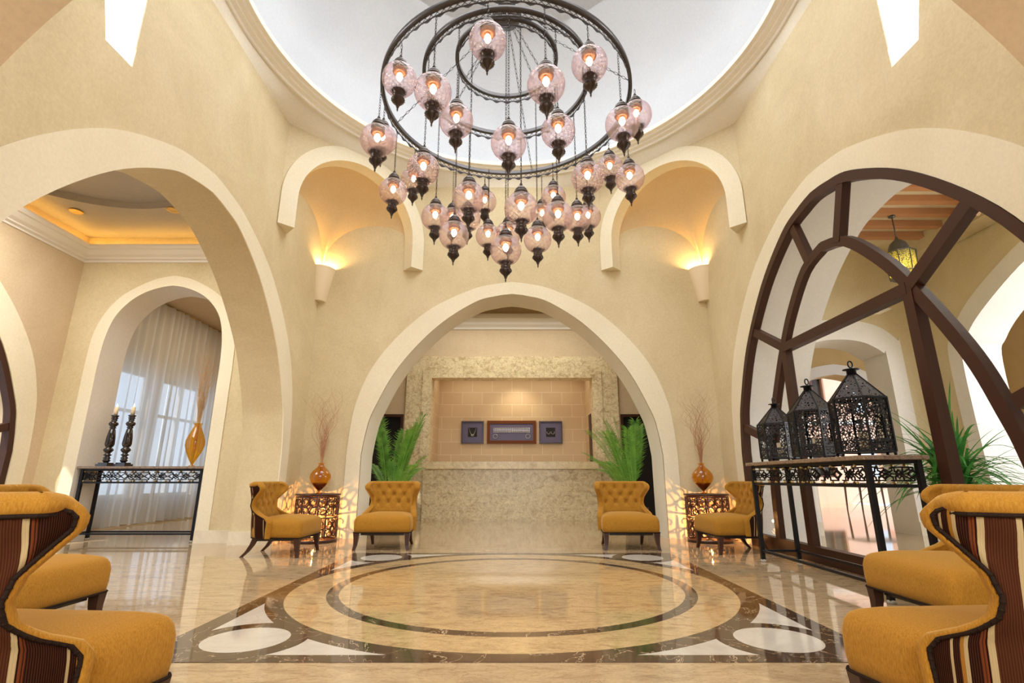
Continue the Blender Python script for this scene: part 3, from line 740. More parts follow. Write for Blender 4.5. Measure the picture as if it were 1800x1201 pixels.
# pink building
t = thing('pink_building', 'sunlit pink building across the courtyard beyond the arcade', 'building', (12.5, 19.0, 0))
holes = []
for fx in (-5.2, -3.4, -1.6, .2, 2.0, 3.8):
    for fz in (.9, 3.2, 5.6): holes.append(rect(fx, fz, fx + .8, fz + 1.4))
plate('facade', [rect(-7, 0, 7, 8)] + holes, 0, .4, frame('xz', 0), PINK, t)
for hl in holes[:9]:
    (a, b), _, (c, d), _ = hl
    wf = plate('window', [rect(a, b, c, d), rect(a + .06, b + .06, (a + c) / 2 - .03, d - .06), rect((a + c) / 2 + .03, b + .06, c - .06, d - .06)], .1, .15, frame('xz', 0), WOODT, t)
    MB().box((a, .2, b), (c, .22, d)).build('pane', POT, wf)
MB().box((-7.1, -.12, 2.75), (7.1, 0, 2.9)).build('string_course', WHITEP, t)

# ================================================================== CHAIRS
def make_chair():
    T = thing('tufted_wing_chair', 'x', 'chair')
    # shell path
    K = [  # z, y_rear, w_rear, w_tip, reach
        (.20, -.275, .285, .345, .235), (.30, -.285, .290, .350, .245), (.375, -.290, .295, .352, .255), (.415, -.295, .292, .342, .225),
        (.455, -.300, .288, .318, .135), (.50, -.304, .284, .298, .075), (.55, -.308, .284, .292, .055), (.61, -.315, .292, .304, .075), (.67, -.322, .306, .332, .130),
        (.72, -.328, .320, .356, .178), (.76, -.332, .325, .362, .178), (.787, -.334, .318, .345, .14)]
    def kz(z):
        for i in range(len(K) - 1):
            if z <= K[i + 1][0] or i == len(K) - 2:
                a, b = K[i], K[i + 1]; t = (z - a[0]) / (b[0] - a[0]); t = max(0, min(1, t)); return [a[j] + (b[j] - a[j]) * t for j in range(5)]
    NU, NV = 57, 34
    zs = [.20 + (.787 - .20) * k / (NV - 1) for k in range(NV)]
    def path(z):
        _, yr, wr, wt, rc = kz(z)
        ctrl = [(wt, yr + rc), (wt * .5 + wr * .5 + .012, yr + rc * .5), (wr + .004, yr + min(.06, rc * .4)), (wr - .05, yr + .008), (wr * .6, yr), (0, yr - .004)]
        full = ctrl + [(-x, y) for x, y in reversed(ctrl[:-1])]
        p = catmull(full, 12)
        L = [0]
        for a, b in zip(p, p[1:]): L.append(L[-1] + math.hypot(b[0] - a[0], b[1] - a[1]))
        out = []; j = 0
        for k in range(NU):
            s_ = L[-1] * k / (NU - 1)
            while j < len(L) - 2 and L[j + 1] < s_: j += 1
            t = (s_ - L[j]) / max(1e-9, L[j + 1] - L[j]); out.append(Vector((p[j][0] + (p[j + 1][0] - p[j][0]) * t, p[j][1] + (p[j + 1][1] - p[j][1]) * t)))
        return out, L[-1]
    outer, inner, uvs = [], [], []; th_ = .062
    btn = [(x, .735) for x in (-.19, -.065, .065, .19)] + [(x, .64) for x in (-.125, 0, .125)] + [(x, .545) for x in (-.19, -.065, .065, .19)]
    for z in zs:
        P, LL = path(z); ro, ri, ru = [], [], []
        for k in range(NU):
            a = P[max(0, k - 1)]; b = P[min(NU - 1, k + 1)]; t = (b - a).normalized(); n = Vector((t.y, -t.x))  # towards the inside
            if n.dot(Vector((0, .05)) - P[k]) < 0: n = -n
            ro.append((P[k].x, P[k].y, z))
            s_ = (k / (NU - 1) - .5) * LL
            d = th_ + .012 * math.sin(PI * k / (NU - 1))
            for bx_, bz_ in btn:
                q = math.hypot(s_ * .88 - bx_, z - bz_); d -= .030 * math.exp(-(q / .028) ** 2)
            if abs(s_) < .30 and z > .42:   # diamond pleats and the upright pleats at the top
                if z > .735:
                    m_ = min(abs(s_ * .88 - x) for x in (-.19, -.065, .065, .19)); d -= .014 * math.exp(-(m_ / .012) ** 2)
                else:
                    g = .095 / .0635
                    for x, zz in btn:
                        dx = s_ * .88 - x; dz = z - zz
                        if abs(dz) < .1 and abs(dx) < .07:
                            m_ = abs(abs(dx) * g - abs(dz)); d -= .006 * math.exp(-(m_ / .013) ** 2)
                d += .008
            q = P[k] + n * d
            ri.append((q.x, q.y, z)); ru.append((s_ + .45, z))
        outer.append(ro); inner.append(ri); uvs.append(ru)
    o = MB().grid(outer, True, uvs=uvs).build('outer_back', STRIPE, T)
    # border loop
    bd = []
    for i in range(NV): bd.append((outer[i][0], inner[i][0], (Vector(outer[i][0]) - Vector(outer[i][1])).normalized()))
    for k in range(1, NU - 1): bd.append((outer[-1][k], inner[-1][k], Vector((0, 0, 1))))
    for i in range(NV - 1, -1, -1): bd.append((outer[i][-1], inner[i][-1], (Vector(outer[i][-1]) - Vector(outer[i][-2])).normalized()))
    D = [b[2] for b in bd]; n = len(D)
    for _ in range(3): D = [(D[max(0, i - 1)] + D[i] * 1.0 + D[min(n - 1, i + 1)]).normalized() for i in range(n)]
    rows = [[], [], [], [], [], [], []]
    for (O, I, _), dd in zip(bd, D):
        O, I = Vector(O), Vector(I); ax = (I - O); oo = O - ax * .12
        on = -ax.normalized(); rows[0].append(tuple(O - dd * .030 - on * .002)); rows[1].append(tuple(O - dd * .020 + on * .012)); rows[2].append(tuple(O + dd * .004 + on * .014)); rows[3].append(tuple(O + ax * .25 + dd * .026)); rows[4].append(tuple(O + ax * .62 + dd * .030)); rows[5].append(tuple(I + dd * .016)); rows[6].append(tuple(I))
    v = MB().grid(inner, True, flip=True).grid(rows, True)
    v.build('inner_back', VELVET, T)
    nl = MB(); pts = [Vector(b[0]) - dd * .029 + (Vector(b[0]) - Vector(b[1])).normalized() * .004 for b, dd in zip(bd, D)]
    nl.sweep(pts, .0065, 5)
    # nail heads along the braid
    acc = 0; last = pts[0]
    for p_ in pts[1:]:
        seg = (p_ - last).length
        while acc + seg >= .022:
            t = (.022 - acc) / seg; last = last.lerp(p_, t); seg = (p_ - last).length; acc = 0
            nl.lathe([(.008, -.004), (.006, .004), (0, .006)], 6, tuple(last))
        acc += seg; last = p_
    nl.build('nail_trim', CLOTH_DARK, T)
    for bx_, bz_ in btn:
        bt = MB()
        i = min(range(NV), key=lambda i: abs(zs[i] - bz_)); _, LL = path(zs[i]); k = min(range(NU), key=lambda k: abs((k / (NU - 1) - .5) * LL * .88 - bx_))
        c = inner[i][k]; bt.lathe([(0, -.009), (.008, -.005), (.010, 0), (.008, .005), (0, .009)], 8, (c[0], c[1] + .004, bz_))
        bt.build('button', VELVET, T)
    # seat
    def ring(z, ins, bul=0):
        out = []; R = .06
        fx, fy, rx, ry = .355 - ins, .335 - ins, .30 - ins * .8, -.245 + ins
        base = [(rx, ry), (fx, fy), (-fx, fy), (-rx, ry)]
        r_ = max(.015, R - ins * .4)
        for i, (cx, cy) in enumerate(base):
            p = Vector(base[i - 1]) - Vector((cx, cy)); q = Vector(base[(i + 1) % 4]) - Vector((cx, cy)); c = Vector((cx, cy))
            a, b = c + p.normalized() * r_, c + q.normalized() * r_
            for k in range(6):
                t = k / 5; out.append(tuple(a * (1 - t) ** 2 + c * 2 * t * (1 - t) + b * t * t))
        return [(x, y, z + bul * (y + .25)) for x, y in out]
    S_ = [ring(.203, .012), ring(.207, .002), ring(.26, -.004), ring(.33, -.004), ring(.365, .004), ring(.388, .018), ring(.402, .04), ring(.418, .09), ring(.430, .15), ring(.436, .22), [(0, .04, .437)] * 24]
    MB().grid(S_, True, True).build('seat', VELVET, T)
    MB().sweep([Vector(p_) for p_ in ring(.207, -.004)], .006, 5, True).build('seat_piping', CLOTH_DARK, T)
    def leg(pts, sz):
        mb = MB(); rows = []
        for (x, y, z), s_ in zip(pts, sz): rows.append([(x - s_, y - s_, z), (x + s_, y - s_, z), (x + s_, y + s_, z), (x - s_, y + s_, z)])
        mb.grid(rows, False, True); mb.f += [(3, 2, 1, 0), tuple(len(mb.v) - 4 + k for k in range(4))]; mb.sm += [False] * 2
        mb.build('leg', DARKW, T)
    for s_ in (-1, 1):
        leg([(s_ * .318, .29, .207), (s_ * .315, .292, .13), (s_ * .318, .30, .06), (s_ * .332, .312, 0)], [.032, .026, .020, .016])
        leg([(s_ * .25, -.20, .207), (s_ * .252, -.23, .13), (s_ * .255, -.275, .06), (s_ * .262, -.335, 0)], [.026, .023, .019, .015])
    MB().box((-.27, -.20, .17), (.27, .27, .205)).build('seat_frame', POT, T)
    return T
chair = make_chair()
CH = [  # x, y, heading (0 faces +y), label
    ((-1.61, 7.03), PI + .0, 'gold tufted wing chair in front of the left palm, facing the viewer'),
    ((1.48, 7.03), PI - .0, 'gold tufted wing chair in front of the right palm, facing the viewer'),
    ((-2.70, 6.42), -PI / 2 + .02, 'gold tufted wing chair beside the left lit drum table, seen side-on'),
    ((2.70, 6.68), PI / 2 + .05, 'gold tufted wing chair beside the right lit drum table, half behind the iron console'),
    ((-2.73, 2.98), -PI / 2, 'gold wing chair at the left edge, mostly behind the nearest left chair'),
    ((2.53, 3.13), PI / 2, 'gold wing chair on the right, just behind the nearest right chair'),
    ((-1.53, 1.68), -math.radians(5), 'nearest left wing chair, striped back cut off by the photo edge'),
    ((1.545, 1.74), math.radians(4), 'nearest right wing chair, striped back cut off by the photo edge')]
for i, ((x, y), rz, lab) in enumerate(CH):
    c = chair if i == 0 else copy_tree(chair)
    c.location = (x, y, .0); c.rotation_euler = (0, 0, rz); c['label'] = lab; c['group'] = 'tufted wing chairs around the hall'
for o in list(bpy.data.objects):
    if o.name.startswith('leg') and o.parent and o.parent.name.startswith('tufted'): pass

# ================================================================== DRUM SIDE TABLES, VASES, TWIGS
def make_drum():
    T = thing('drum_side_table', 'x', 'side table'); R = .29
    MB().lathe([(0, .618), (R + .01, .618), (R + .018, .626), (R + .018, .636), (R + .01, .642), (0, .642)], 48).build('table_top', DARKW, T)
    MB().lathe([(R - .015, 0), (R + .012, 0), (R + .012, .04), (R - .015, .04)], 48, caps=False).build('base_ring', DARKW, T)
    mb = MB()
    def P(a, z): return (R * math.cos(a), R * math.sin(a), z)
    def strip(pts, w_=.0085):
        mb.sweep([P(a, z) for a, z in pts], w_, 4, smooth=False)
    for z in (.60, .325): mb.sweep([P(2 * PI * k / 48, z) for k in range(48)], .011, 4, True, False)
    n = 8
    for row, (z0, z1) in enumerate(((.34, .60), (.05, .31))):
        zc = (z0 + z1) / 2; hh = (z1 - z0) / 2
        for k in range(n):
            a0 = 2 * PI * (k + .5 * row) / n; wd = 2 * PI / n
            for s_ in (-1, 1):
                for zf in (-1, 1):
                    sp = []
                    for j in range(22):   # C scroll
                        u = j / 21; an = u * 2.15 * PI; r = .068 * (1 - .74 * u)
                        sp.append((a0 + s_ * (wd * .25) + s_ * r * math.cos(an + PI * .1) / R * 1.0, zc + zf * (hh * .48 + r * math.sin(an + PI * .1) * -1.0)))
                    strip(sp)
            # heart and stem
            hp = []
            for j in range(17):
                u = j / 16 * 2 * PI; hp.append((a0 + .022 / R * 1.6 * math.sin(u) ** 3, zc + .045 * (13 * math.cos(u) - 5 * math.cos(2 * u) - 2 * math.cos(3 * u) - math.cos(4 * u)) / 13))
            strip(hp, .007)
            strip([(a0, z0), (a0, zc - .05)]); strip([(a0, zc + .03), (a0, z1)])
            strip([(a0 + wd / 2, z0), (a0 + wd / 2 + .03, zc), (a0 + wd / 2, z1)], .007); strip([(a0 + wd / 2, z0), (a0 + wd / 2 - .03, zc), (a0 + wd / 2, z1)], .007)
    mb.build('scrollwork_drum', DARKW, T)
    MB().lathe([(0, .10), (.02, .11), (.03, .14), (.02, .17), (0, .18)], 12).build('lamp_bulb', WARMB, T)
    MB().lathe([(0, .002), (.06, .002), (.06, .02), (.02, .03), (.02, .10), (0, .10)], 16).build('lamp_base', POT, T)
    return T
drum = make_drum()
drum.location = (-2.76, 7.62, 0); drum['label'] = 'dark scrollwork drum side table lit from inside, left corner'; drum['group'] = 'lit drum side tables'
d2 = copy_tree(drum); d2.location = (2.77, 7.63, 0); d2['label'] = 'dark scrollwork drum side table lit from inside, right corner'
light('drum_table_lamp', 'POINT', (-2.76, 7.62, .27), 26, (1, .43, .12), radius=.015)
light('drum_table_lamp', 'POINT', (2.77, 7.63, .27), 26, (1, .43, .12), radius=.015)

vprof = [(.0, .0), (.045, 0), (.045, .008), (.012, .02), (.012, .035), (.035, .06), (.085, .11), (.13, .165), (.148, .22), (.140, .27), (.105, .32), (.060, .36), (.036, .39), (.034, .41), (.048, .42), (.052, .425)]
def vase(loc, label, prof=vprof, k=1.0):
    T = thing('amber_glass_vase', label, 'vase', loc, 0, 'amber glass vases')
    MB().lathe([(r * k, z * k) for r, z in prof], 32, caps=False).build('glass_body', AMBER, T)
    if prof is vprof: MB().lathe([(0, .04 * k), (.03 * k, .06 * k), (.08 * k, .112 * k), (.112 * k, .15 * k), (0, .15 * k)], 24).build('amber_filling', m_plain('dark_amber', (.16, .035, .003), .2), T)
    return T
vase((-2.75, 7.60, .643), 'round amber glass vase on the left drum table')
vase((2.74, 7.62, .643), 'round amber glass vase on the right drum table')
tall = [(.0, .0), (.045, 0), (.045, .008), (.014, .02), (.016, .035), (.05, .10), (.10, .20), (.128, .30), (.125, .37), (.10, .45), (.065, .53), (.045, .58), (.045, .60), (.060, .615), (.062, .62)]
def twigs(loc, label, n, ln, curl, mat, seed, spread=.18, cat='branches'):
    rnd = random.Random(seed); mb = MB()
    for i in range(n):
        a = rnd.uniform(0, 2 * PI); sp = rnd.uniform(.2, 1) * spread; L = ln * rnd.uniform(.75, 1.05)
        f1, f2, p1, p2 = rnd.uniform(10, 17), rnd.uniform(9, 16), rnd.uniform(0, 6), rnd.uniform(0, 6); pts = []; N_ = 46
        for j in range(N_ + 1):
            u = j / N_; env = max(0, (u - .38) / .62) ** .8 * curl
            base = .012 + sp * max(0, u - .25) ** 1.35
            pts.append((math.cos(a) * base + env * math.sin(f1 * u + p1) + .004 * math.sin(9 * u + p1), math.sin(a) * base + env * math.cos(f2 * u + p2), .02 + L * u))
        mb.sweep(pts, [.0034 * (1 - .75 * j / N_) for j in range(N_ + 1)], 4)
    o = mb.build('curly_branches', mat); o.location = loc; return set_props(o, label, cat, 'dry branches in amber vases')
twigs((-2.75, 7.60, .80), 'tall curly dry branches in the vase on the left drum table', 34, 1.30, .085, TWIG, 4, .42)
twigs((2.74, 7.62, .80), 'tall curly dry branches in the vase on the right drum table', 34, 1.30, .085, TWIG, 9, .42)

# ================================================================== SCONCES
for i, s_ in enumerate((-1, 1)):
    T = thing('wall_sconce', ['plaster uplight sconce in the left back corner, glowing on top', 'plaster uplight sconce in the right back corner, glowing on top'][i], 'light', (s_ * XW, YB, 3.66), 0, 'corner uplight sconces')
    rows = []
    for z, r in ((0, .13), (.02, .14), (.3, .19), (.56, .245), (.57, .245), (.57, .225), (.3, .175)):
        rows.append([(-s_ * (r * math.cos(a)) + 0, -r * math.sin(a), z) for a in [PI / 2 * k / 12 for k in range(13)]])
    mb = MB().grid(rows, True); o = mb.build('sconce_body', SCONCE, T); o.data.set_sharp_from_angle(angle=math.radians(40))
    MB().add([(0, 0, .0)] + [(-s_ * (.13 * math.cos(a)), -.13 * math.sin(a), 0) for a in [PI / 2 * k / 12 for k in range(13)]], [(0, k + 1, k + 2) for k in range(12)]).build('sconce_base', SCONCE, T)
    MB().lathe([(0, -.03), (.022, -.01), (.022, .03), (0, .05)], 12, (-s_ * .09, -.09, .44)).build('lamp_bulb', WARMB, T)
    light('sconce_lamp', 'POINT', (s_ * (XW - .10), YB - .10, 3.66 + .53), 30, (1, .62, .25), radius=.03)

# ================================================================== CONSOLE TABLES
def console(name, label, L, Dp, H, loc, rz, mat_i, ft):
    """long side along local x, front at y=0 going back to y=Dp"""
    T = thing(name, label, 'console table', loc, rz, 'wrought iron console tables')
    lg = .019
    for x in (0, L):
        for y in (0, Dp):
            MB().box((x - lg, y - lg, .02), (x + lg, y + lg, H - .035)).build('leg', mat_i, T)
            MB().lathe([(.0, 0), (.030, 0), (.030, .02), (.02, .028), (0, .028)], 12, (x, y, 0)).build('foot_cap', ft, T)
    mb = MB(); a = .012
    for y in (0, Dp):
        mb.box((0, y - a, .10), (L, y + a, .122)); mb.box((0, y - a, H - .060), (L, y + a, H - .035)); mb.box((0, y - a, H - .235), (L, y + a, H - .212))
    for x in (0, L):
        mb.box((x - a, 0, .10), (x + a, Dp, .122)); mb.box((x - a, 0, H - .060), (x + a, Dp, H - .035)); mb.box((x - a, 0, H - .235), (x + a, Dp, H - .212))
    mb.build('rails', mat_i, T)
    z0, hz = H - .212, .152
    def seg(mb, pts, fn, w_=.0075):
        P = [fn(*p) for p in pts]; mb.sweep(P, w_, 4, smooth=False)
    def motif(mb, fn, x0, wd):
        def q(u, v): return (x0 + u * wd, z0 + v * hz)
        f = lambda u, v: fn(*q(u, v))
        seg(mb, [(.02, .82), (.18, .82), (.18, .66), (.46, .34), (.46, .18), (.62, .18)], f)
        seg(mb, [(.62, .82), (.46, .82), (.46, .66), (.18, .34), (.18, .18), (.02, .18)], f)
        seg(mb, [(.32, .72), (.44, .5), (.32, .28), (.20, .5), (.32, .72)], f)
        seg(mb, [(.62, .82), (.80, .82), (.80, .70), (.96, .5), (.80, .30), (.80, .18), (.62, .18)], f)
        seg(mb, [(.62, .5), (.78, .72), (.94, .5), (.78, .28), (.62, .5)], f)
        seg(mb, [(.46, .5), (.62, .5)], f)
    fz = MB(); n = max(1, round(L / .34))
    for y in (0, Dp):
        for k in range(n): motif(fz, lambda x, z, y=y: (x, y, z), k * L / n, L / n)
    n2 = max(1, round(Dp / .30))
    for x in (0, L):
        for k in range(n2): motif(fz, lambda u, z, x=x: (x, u, z), k * Dp / n2, Dp / n2)
    fz.build('lattice_frieze', mat_i, T)
    kb = MB()
    for y in (-.002, Dp + .002):
        for k in range(n):
            for fx, zz in ((.10, z0 + hz * .92), (.54, z0 + hz * .92), (.10, z0 + hz * .06), (.54, z0 + hz * .06)):
                kb.lathe([(0, -.013), (.011, -.007), (.013, 0), (.011, .007), (0, .013)], 10, (k * L / n + fx * L / n, y, zz))
    kb.build('brass_knobs', BRASS, T)
    ov = .055
    tb = MB().box((-ov, -ov, H - .035), (L + ov, Dp + ov, H)); o = tb.build('granite_top', GRANITE, T)
    bv = o.modifiers.new('bevel', 'BEVEL'); bv.width = .008; bv.segments = 3
    return T
CAP = m_plain('clear_foot_cap', (.35, .33, .28), .2)
console('iron_console_table', 'long black iron console with granite top and lattice frieze before the glazed arch', 1.89, .38, 1.02, (2.66, 5.83, 0), -PI / 2, IRON, CAP).rotation_euler = (0, 0, -PI / 2)
console('iron_console_table', 'long black iron console with granite top inside the small left arch', 1.70, .32, 1.02, (-6.11, 7.52, 0), 0, IRON, CAP)

# ================================================================== candlesticks, left vase
cs = [(0, .05), (.0, .05), (.028, .055), (.045, .075), (.05, .09), (.035, .105), (.05, .12), (.03, .14), (.034, .15), (.056, .165), (.034, .18), (.03, .19), (.05, .21), (.066, .235), (.052, .26), (.034, .275), (.05, .285), (.062, .32), (.056, .42), (.040, .53), (.03, .545), (.045, .56), (.032, .575), (.05, .59), (.064, .615), (.05, .645), (.03, .655), (.042, .67), (.032, .685), (.048, .70), (.034, .715), (.05, .73), (.05, .745), (.02, .748), (0, .748)]
def candlestick(x, y, label):
    T = thing('turned_candlestick', label, 'candlestick', (x, y, 1.02), 0, 'black turned candlesticks on the left console')
    mb = MB().box((-.085, -.085, .0), (.085, .085, .035)); mb.box((-.065, -.065, .035), (.065, .065, .055)); mb.build('plinth', BLACKG, T)
    MB().lathe(cs, 28).build('turned_stem', BLACKG, T)
candlestick(-5.93, 7.68, 'black turned wooden candlestick with a cream candle, the left one')
candlestick(-5.66, 7.66, 'black turned wooden candlestick with a cream candle, the right one')
for i, (x, y) in enumerate([(-5.93, 7.68), (-5.66, 7.66)]):
    T = thing('pillar_candle', ['cream candle on the left black candlestick', 'cream candle on the right black candlestick'][i], 'candle', (x, y, 1.768), 0, 'cream candles')
    MB().lathe([(0, 0), (.026, 0), (.026, .115), (.022, .12), (0, .118)], 20).build('wax_body', WAX, T)
    MB().lathe([(0, .115), (.006, .12), (.011, .135), (.007, .155), (0, .172)], 10).build('flame', m_emit('candle_flame_%d' % i, (1, .75, .4), 6), T)
vase((-4.66, 7.66, 1.021), 'tall slim amber glass vase at the right end of the left console', tall)
twigs((-4.66, 7.66, 1.20), 'tall bundle of dry reeds in the slim amber vase', 60, 1.62, .045, REEDM, 12, .22)

# ================================================================== pierced lanterns on the right console
def pierced_lantern(loc, R, H, label, rz, nside=6, candle=True):
    T = thing('pierced_metal_lantern', label, 'lantern', loc, rz, 'pierced metal lanterns on the right console')
    z0 = .035; zb = H * .60; apo = R * math.cos(PI / nside); wd = 2 * R * math.sin(PI / nside)
    corner = MB(); feet = MB()
    for k in range(nside):
        a = 2 * PI * k / nside; c = (R * math.cos(a), R * math.sin(a))
        corner.sweep([(c[0], c[1], z0), (c[0], c[1], zb)], .009, 4, smooth=False)
        feet.lathe([(0, 0), (.008, 0), (.012, .02), (.012, z0), (0, z0)], 8, (c[0] * .96, c[1] * .96, 0))
        c2 = (.16 * c[0], .16 * c[1]); corner.sweep([(c[0], c[1], zb), (c2[0], c2[1], H * .88)], .007, 4, smooth=False)
    loop = [(R * math.cos(2 * PI * k / nside), R * math.sin(2 * PI * k / nside)) for k in range(nside)]
    for z, r_ in ((z0, .008), (z0 + .085, .006), (zb, .010)): corner.sweep([(x, y, z) for x, y in loop], r_, 4, True, False)
    corner.build('corner_bars', IRON, T); feet.build('feet', IRON, T)
    hh = zb - z0; hw = wd / 2
    for k in range(nside):
        a = 2 * PI * (k + .5) / nside; kx = wd * .19
        kz0, kz1 = z0 + .10, z0 + hh * .42
        key = [(-kx, kz0), (-kx, kz1), (-kx * 1.35, kz1 + .01)]
        zc = z0 + hh * .60
        for j in range(15):
            t = math.radians(215 - j * (250 / 14)); key.append((kx * 1.05 * math.cos(t), zc + kx * 1.15 * math.sin(t)))
        key += [(kx * 1.35, kz1 + .01), (kx, kz1), (kx, kz0)]
        F = Matrix.Rotation(a, 4, 'Z') @ Matrix(((0, 0, 1, apo), (1, 0, 0, 0), (0, 1, 0, 0), (0, 0, 0, 1)))
        kb = [(x * 1.22, kz0 - .008 if z <= kz0 else zc + (z - zc) * 1.1 if z > kz1 + .02 else z) for x, z in key]
        pn = plate('pierced_panel', [rect(-hw, z0, hw, zb), key], -.001, .001, F, FILI, T)
        rim = MB(); P = [tuple(F @ Vector((x, z, 0))) for x, z in key]; rim.sweep(P, .004, 4, True, False); rim.build('keyhole_rim', IRON, pn)
    rows = [[(x, y, zb) for x, y in loop], [(x * .5, y * .5, zb + (H * .88 - zb) * .60) for x, y in loop], [(x * .16, y * .16, H * .88) for x, y in loop]]
    MB().grid(rows, False, True).build('pierced_roof', FILI_R, T)
    fn = MB().lathe([(R * .17, H * .87), (R * .17, H * .925), (R * .30, H * .93), (R * .30, H * .937), (.012, H * .94), (.010, H * .955)], 16)
    fn.sweep([(.022 * math.sin(t) , 0, H * .955 + .028 - .028 * math.cos(t)) for t in [2 * PI * k / 14 for k in range(14)]], .006, 6, True)
    fn.build('chimney_and_ring', IRON, T)
    MB().prism([(x * .97, y * .97) for x, y in loop], z0, z0 + .008).build('floor_plate', IRON, T)
    MB().prism([(x * .6, y * .6) for x, y in loop], zb - .004, zb + .002) 
    return T
CZ = 1.021
LANT = [((2.82, 5.50), .190, .645, 'smallest pierced black metal lantern, at the far left end of the console', .45), ((2.84, 4.87), .205, .735, 'middle-sized pierced black metal lantern between the other two on the console', .30), ((2.85, 4.22), .212, .765, 'largest pierced black metal lantern, nearest on the console', .15)]
for (x, y), R_, H_, lab, rz in LANT:
    pierced_lantern((x, y, CZ), R_, H_, lab, rz)
for i, ((x, y), R_, H_, lab, rz) in enumerate(LANT):
    T = thing('pillar_candle', ['cream candle inside the smallest pierced lantern', 'cream candle inside the middle pierced lantern', 'cream candle inside the largest pierced lantern'][i], 'candle', (x + .01, y, CZ + .044), 0, 'cream candles')
    MB().lathe([(0, 0), (.035, 0), (.035, .15), (0, .15)], 20).build('wax_body', WAX, T); MB().sweep([(0, 0, .15), (.003, 0, .165)], .0015, 4).build('wick', BLACK, T)

# ================================================================== hanging lantern in the arcade
T = thing('hanging_lantern', 'pierced bronze hanging lantern with yellow glass under the arcade beams', 'lantern', (5.61, 6.83, 4.60))
MB().lathe([(0, 0), (.045, 0), (.045, -.02), (.015, -.04), (0, -.04)][::-1], 16).build('ceiling_rose', RINGM, T)
MB().sweep([(0, 0, 0), (0, 0, -.40)], .009, 8).build('rod', RINGM, T)
MB().lathe([(.16, -.60), (.15, -.585), (.125, -.57), (.125, -.52), (.10, -.45), (.06, -.41), (.025, -.38), (.012, -.34), (.0, -.34)], 24).build('dome_cap', m_plain('dull_dark_metal', (.05, .045, .04), .6), T)
loop = [(.19 * math.cos(2 * PI * k / 8), .19 * math.sin(2 * PI * k / 8)) for k in range(8)]
mb = MB()
for x, y in loop: mb.sweep([(x, y, -.60), (x * .88, y * .88, -.98)], .007, 4, smooth=False)
for z, k in ((-.60, 1), (-.90, .91), (-.98, .88)): mb.sweep([(x * k, y * k, z) for x, y in loop], .009, 4, True, False)
mb.prism([(x * .88, y * .88) for x, y in loop], -.99, -.98); mb.prism([(x * 1.03, y * 1.03) for x, y in loop], -.60, -.59); mb.build('cage', RINGM, T)
MB().grid([[(x, y, -.60) for x, y in loop], [(x * .88, y * .88, -.98) for x, y in loop]], False, True).build('pierced_shade', FILI_L, T)
MB().grid([[(x * .95, y * .95, -.60) for x, y in loop], [(x * .83, y * .83, -.98) for x, y in loop]], False, True).build('yellow_glass', LANTG, T)
MB().lathe([(0, -.03), (.03, 0), (.02, .04), (0, .06)], 12, (0, 0, -.82)).build('lamp_bulb', GREENL, T)

# ================================================================== PALMS and strap-leaf plant
def frond(mb, st, base, az, L, lean, n=30, droop=1.0, rnd=random):
    pts = []; N_ = 22; az2 = az
    for j in range(N_ + 1):
        u = j / N_; r = L * (lean * u + .55 * u * u * droop * lean); z = L * (u * (1.02 - .25 * lean) - .62 * droop * lean * u ** 2.6)
        pts.append(Vector((base[0] + r * math.cos(az), base[1] + r * math.sin(az), base[2] + z)))
    st.sweep(pts, [.009 * (1 - .8 * j / N_) for j in range(N_ + 1)], 4)
    for i in range(n):
        u = .30 + .70 * i / (n - 1); f = u * N_; j = min(N_ - 1, int(f)); p = pts[j].lerp(pts[j + 1], f - j); t = (pts[j + 1] - pts[j]).normalized()
        side = t.cross(Vector((0, 0, 1)));
        if side.length < .05: side = Vector((-math.sin(az), math.cos(az), 0))
        side.normalize(); upv = side.cross(t).normalized()
        ll = L * (.17 * math.sin(PI * min(1, (u - .22) / .85)) ** .6 + .035) * rnd.uniform(.85, 1.1); wd = .0075
        for s_ in (-1, 1):
            dr = (side * s_ * .62 + t * .85 + upv * .2).normalized(); a = p; m = p + dr * ll * .5 + Vector((0, 0, -.03 * ll)); e = p + dr * ll + Vector((0, 0, -.32 * ll * rnd.uniform(.6, 1.3)))
            nn = dr.cross(upv).normalized() * wd
            mb.add([a - nn * .4, a + nn * .4, m + nn, m - nn, e], [(0, 1, 2, 3), (3, 2, 4)])
def palm(loc, label, seed, dirs=None, avoid=None):
    rnd = random.Random(seed); T = thing('potted_palm', label, 'plant', loc, 0, 'potted palms behind the chairs')
    MB().lathe([(0, 0), (.15, 0), (.17, .05), (.20, .34), (.22, .36), (.22, .39), (.19, .39), (.185, .35), (0, .35)], 28).build('pot', POT, T)
    MB().lathe([(0, .352), (.187, .352)], 20, caps=False).build('soil', SOIL, T)
    lf, st = MB(), MB()
    for k in range(15):
        az = rnd.uniform(0, 2 * PI) if not dirs else dirs[k % len(dirs)] + rnd.uniform(-.35, .35)
        up_ = k % 5 in (0, 2, 3); L = rnd.uniform(1.35, 1.78) if up_ else rnd.uniform(1.05, 1.35); lean = rnd.uniform(.08, .27) if up_ else rnd.uniform(.30, .50)
        if avoid and avoid[0] < (math.degrees(az) % 360) < avoid[1]: az += PI
        r = rnd.uniform(.02, .11); b = (r * math.cos(az), r * math.sin(az), .35)
        frond(lf, st, b, az, L, lean, 34, rnd.uniform(.8, 1.3), rnd)
    st.build('stems', PALMST, T); lf.build('foliage', PALM, T)
    return T
palm((-2.02, 8.95, 0), 'green feathery palm in a dark pot behind the left chair, in the back arch', 21, avoid=(165, 285))
palm((2.05, 8.95, 0), 'green feathery palm in a dark pot behind the right chair, in the back arch', 34, avoid=(255, 375))
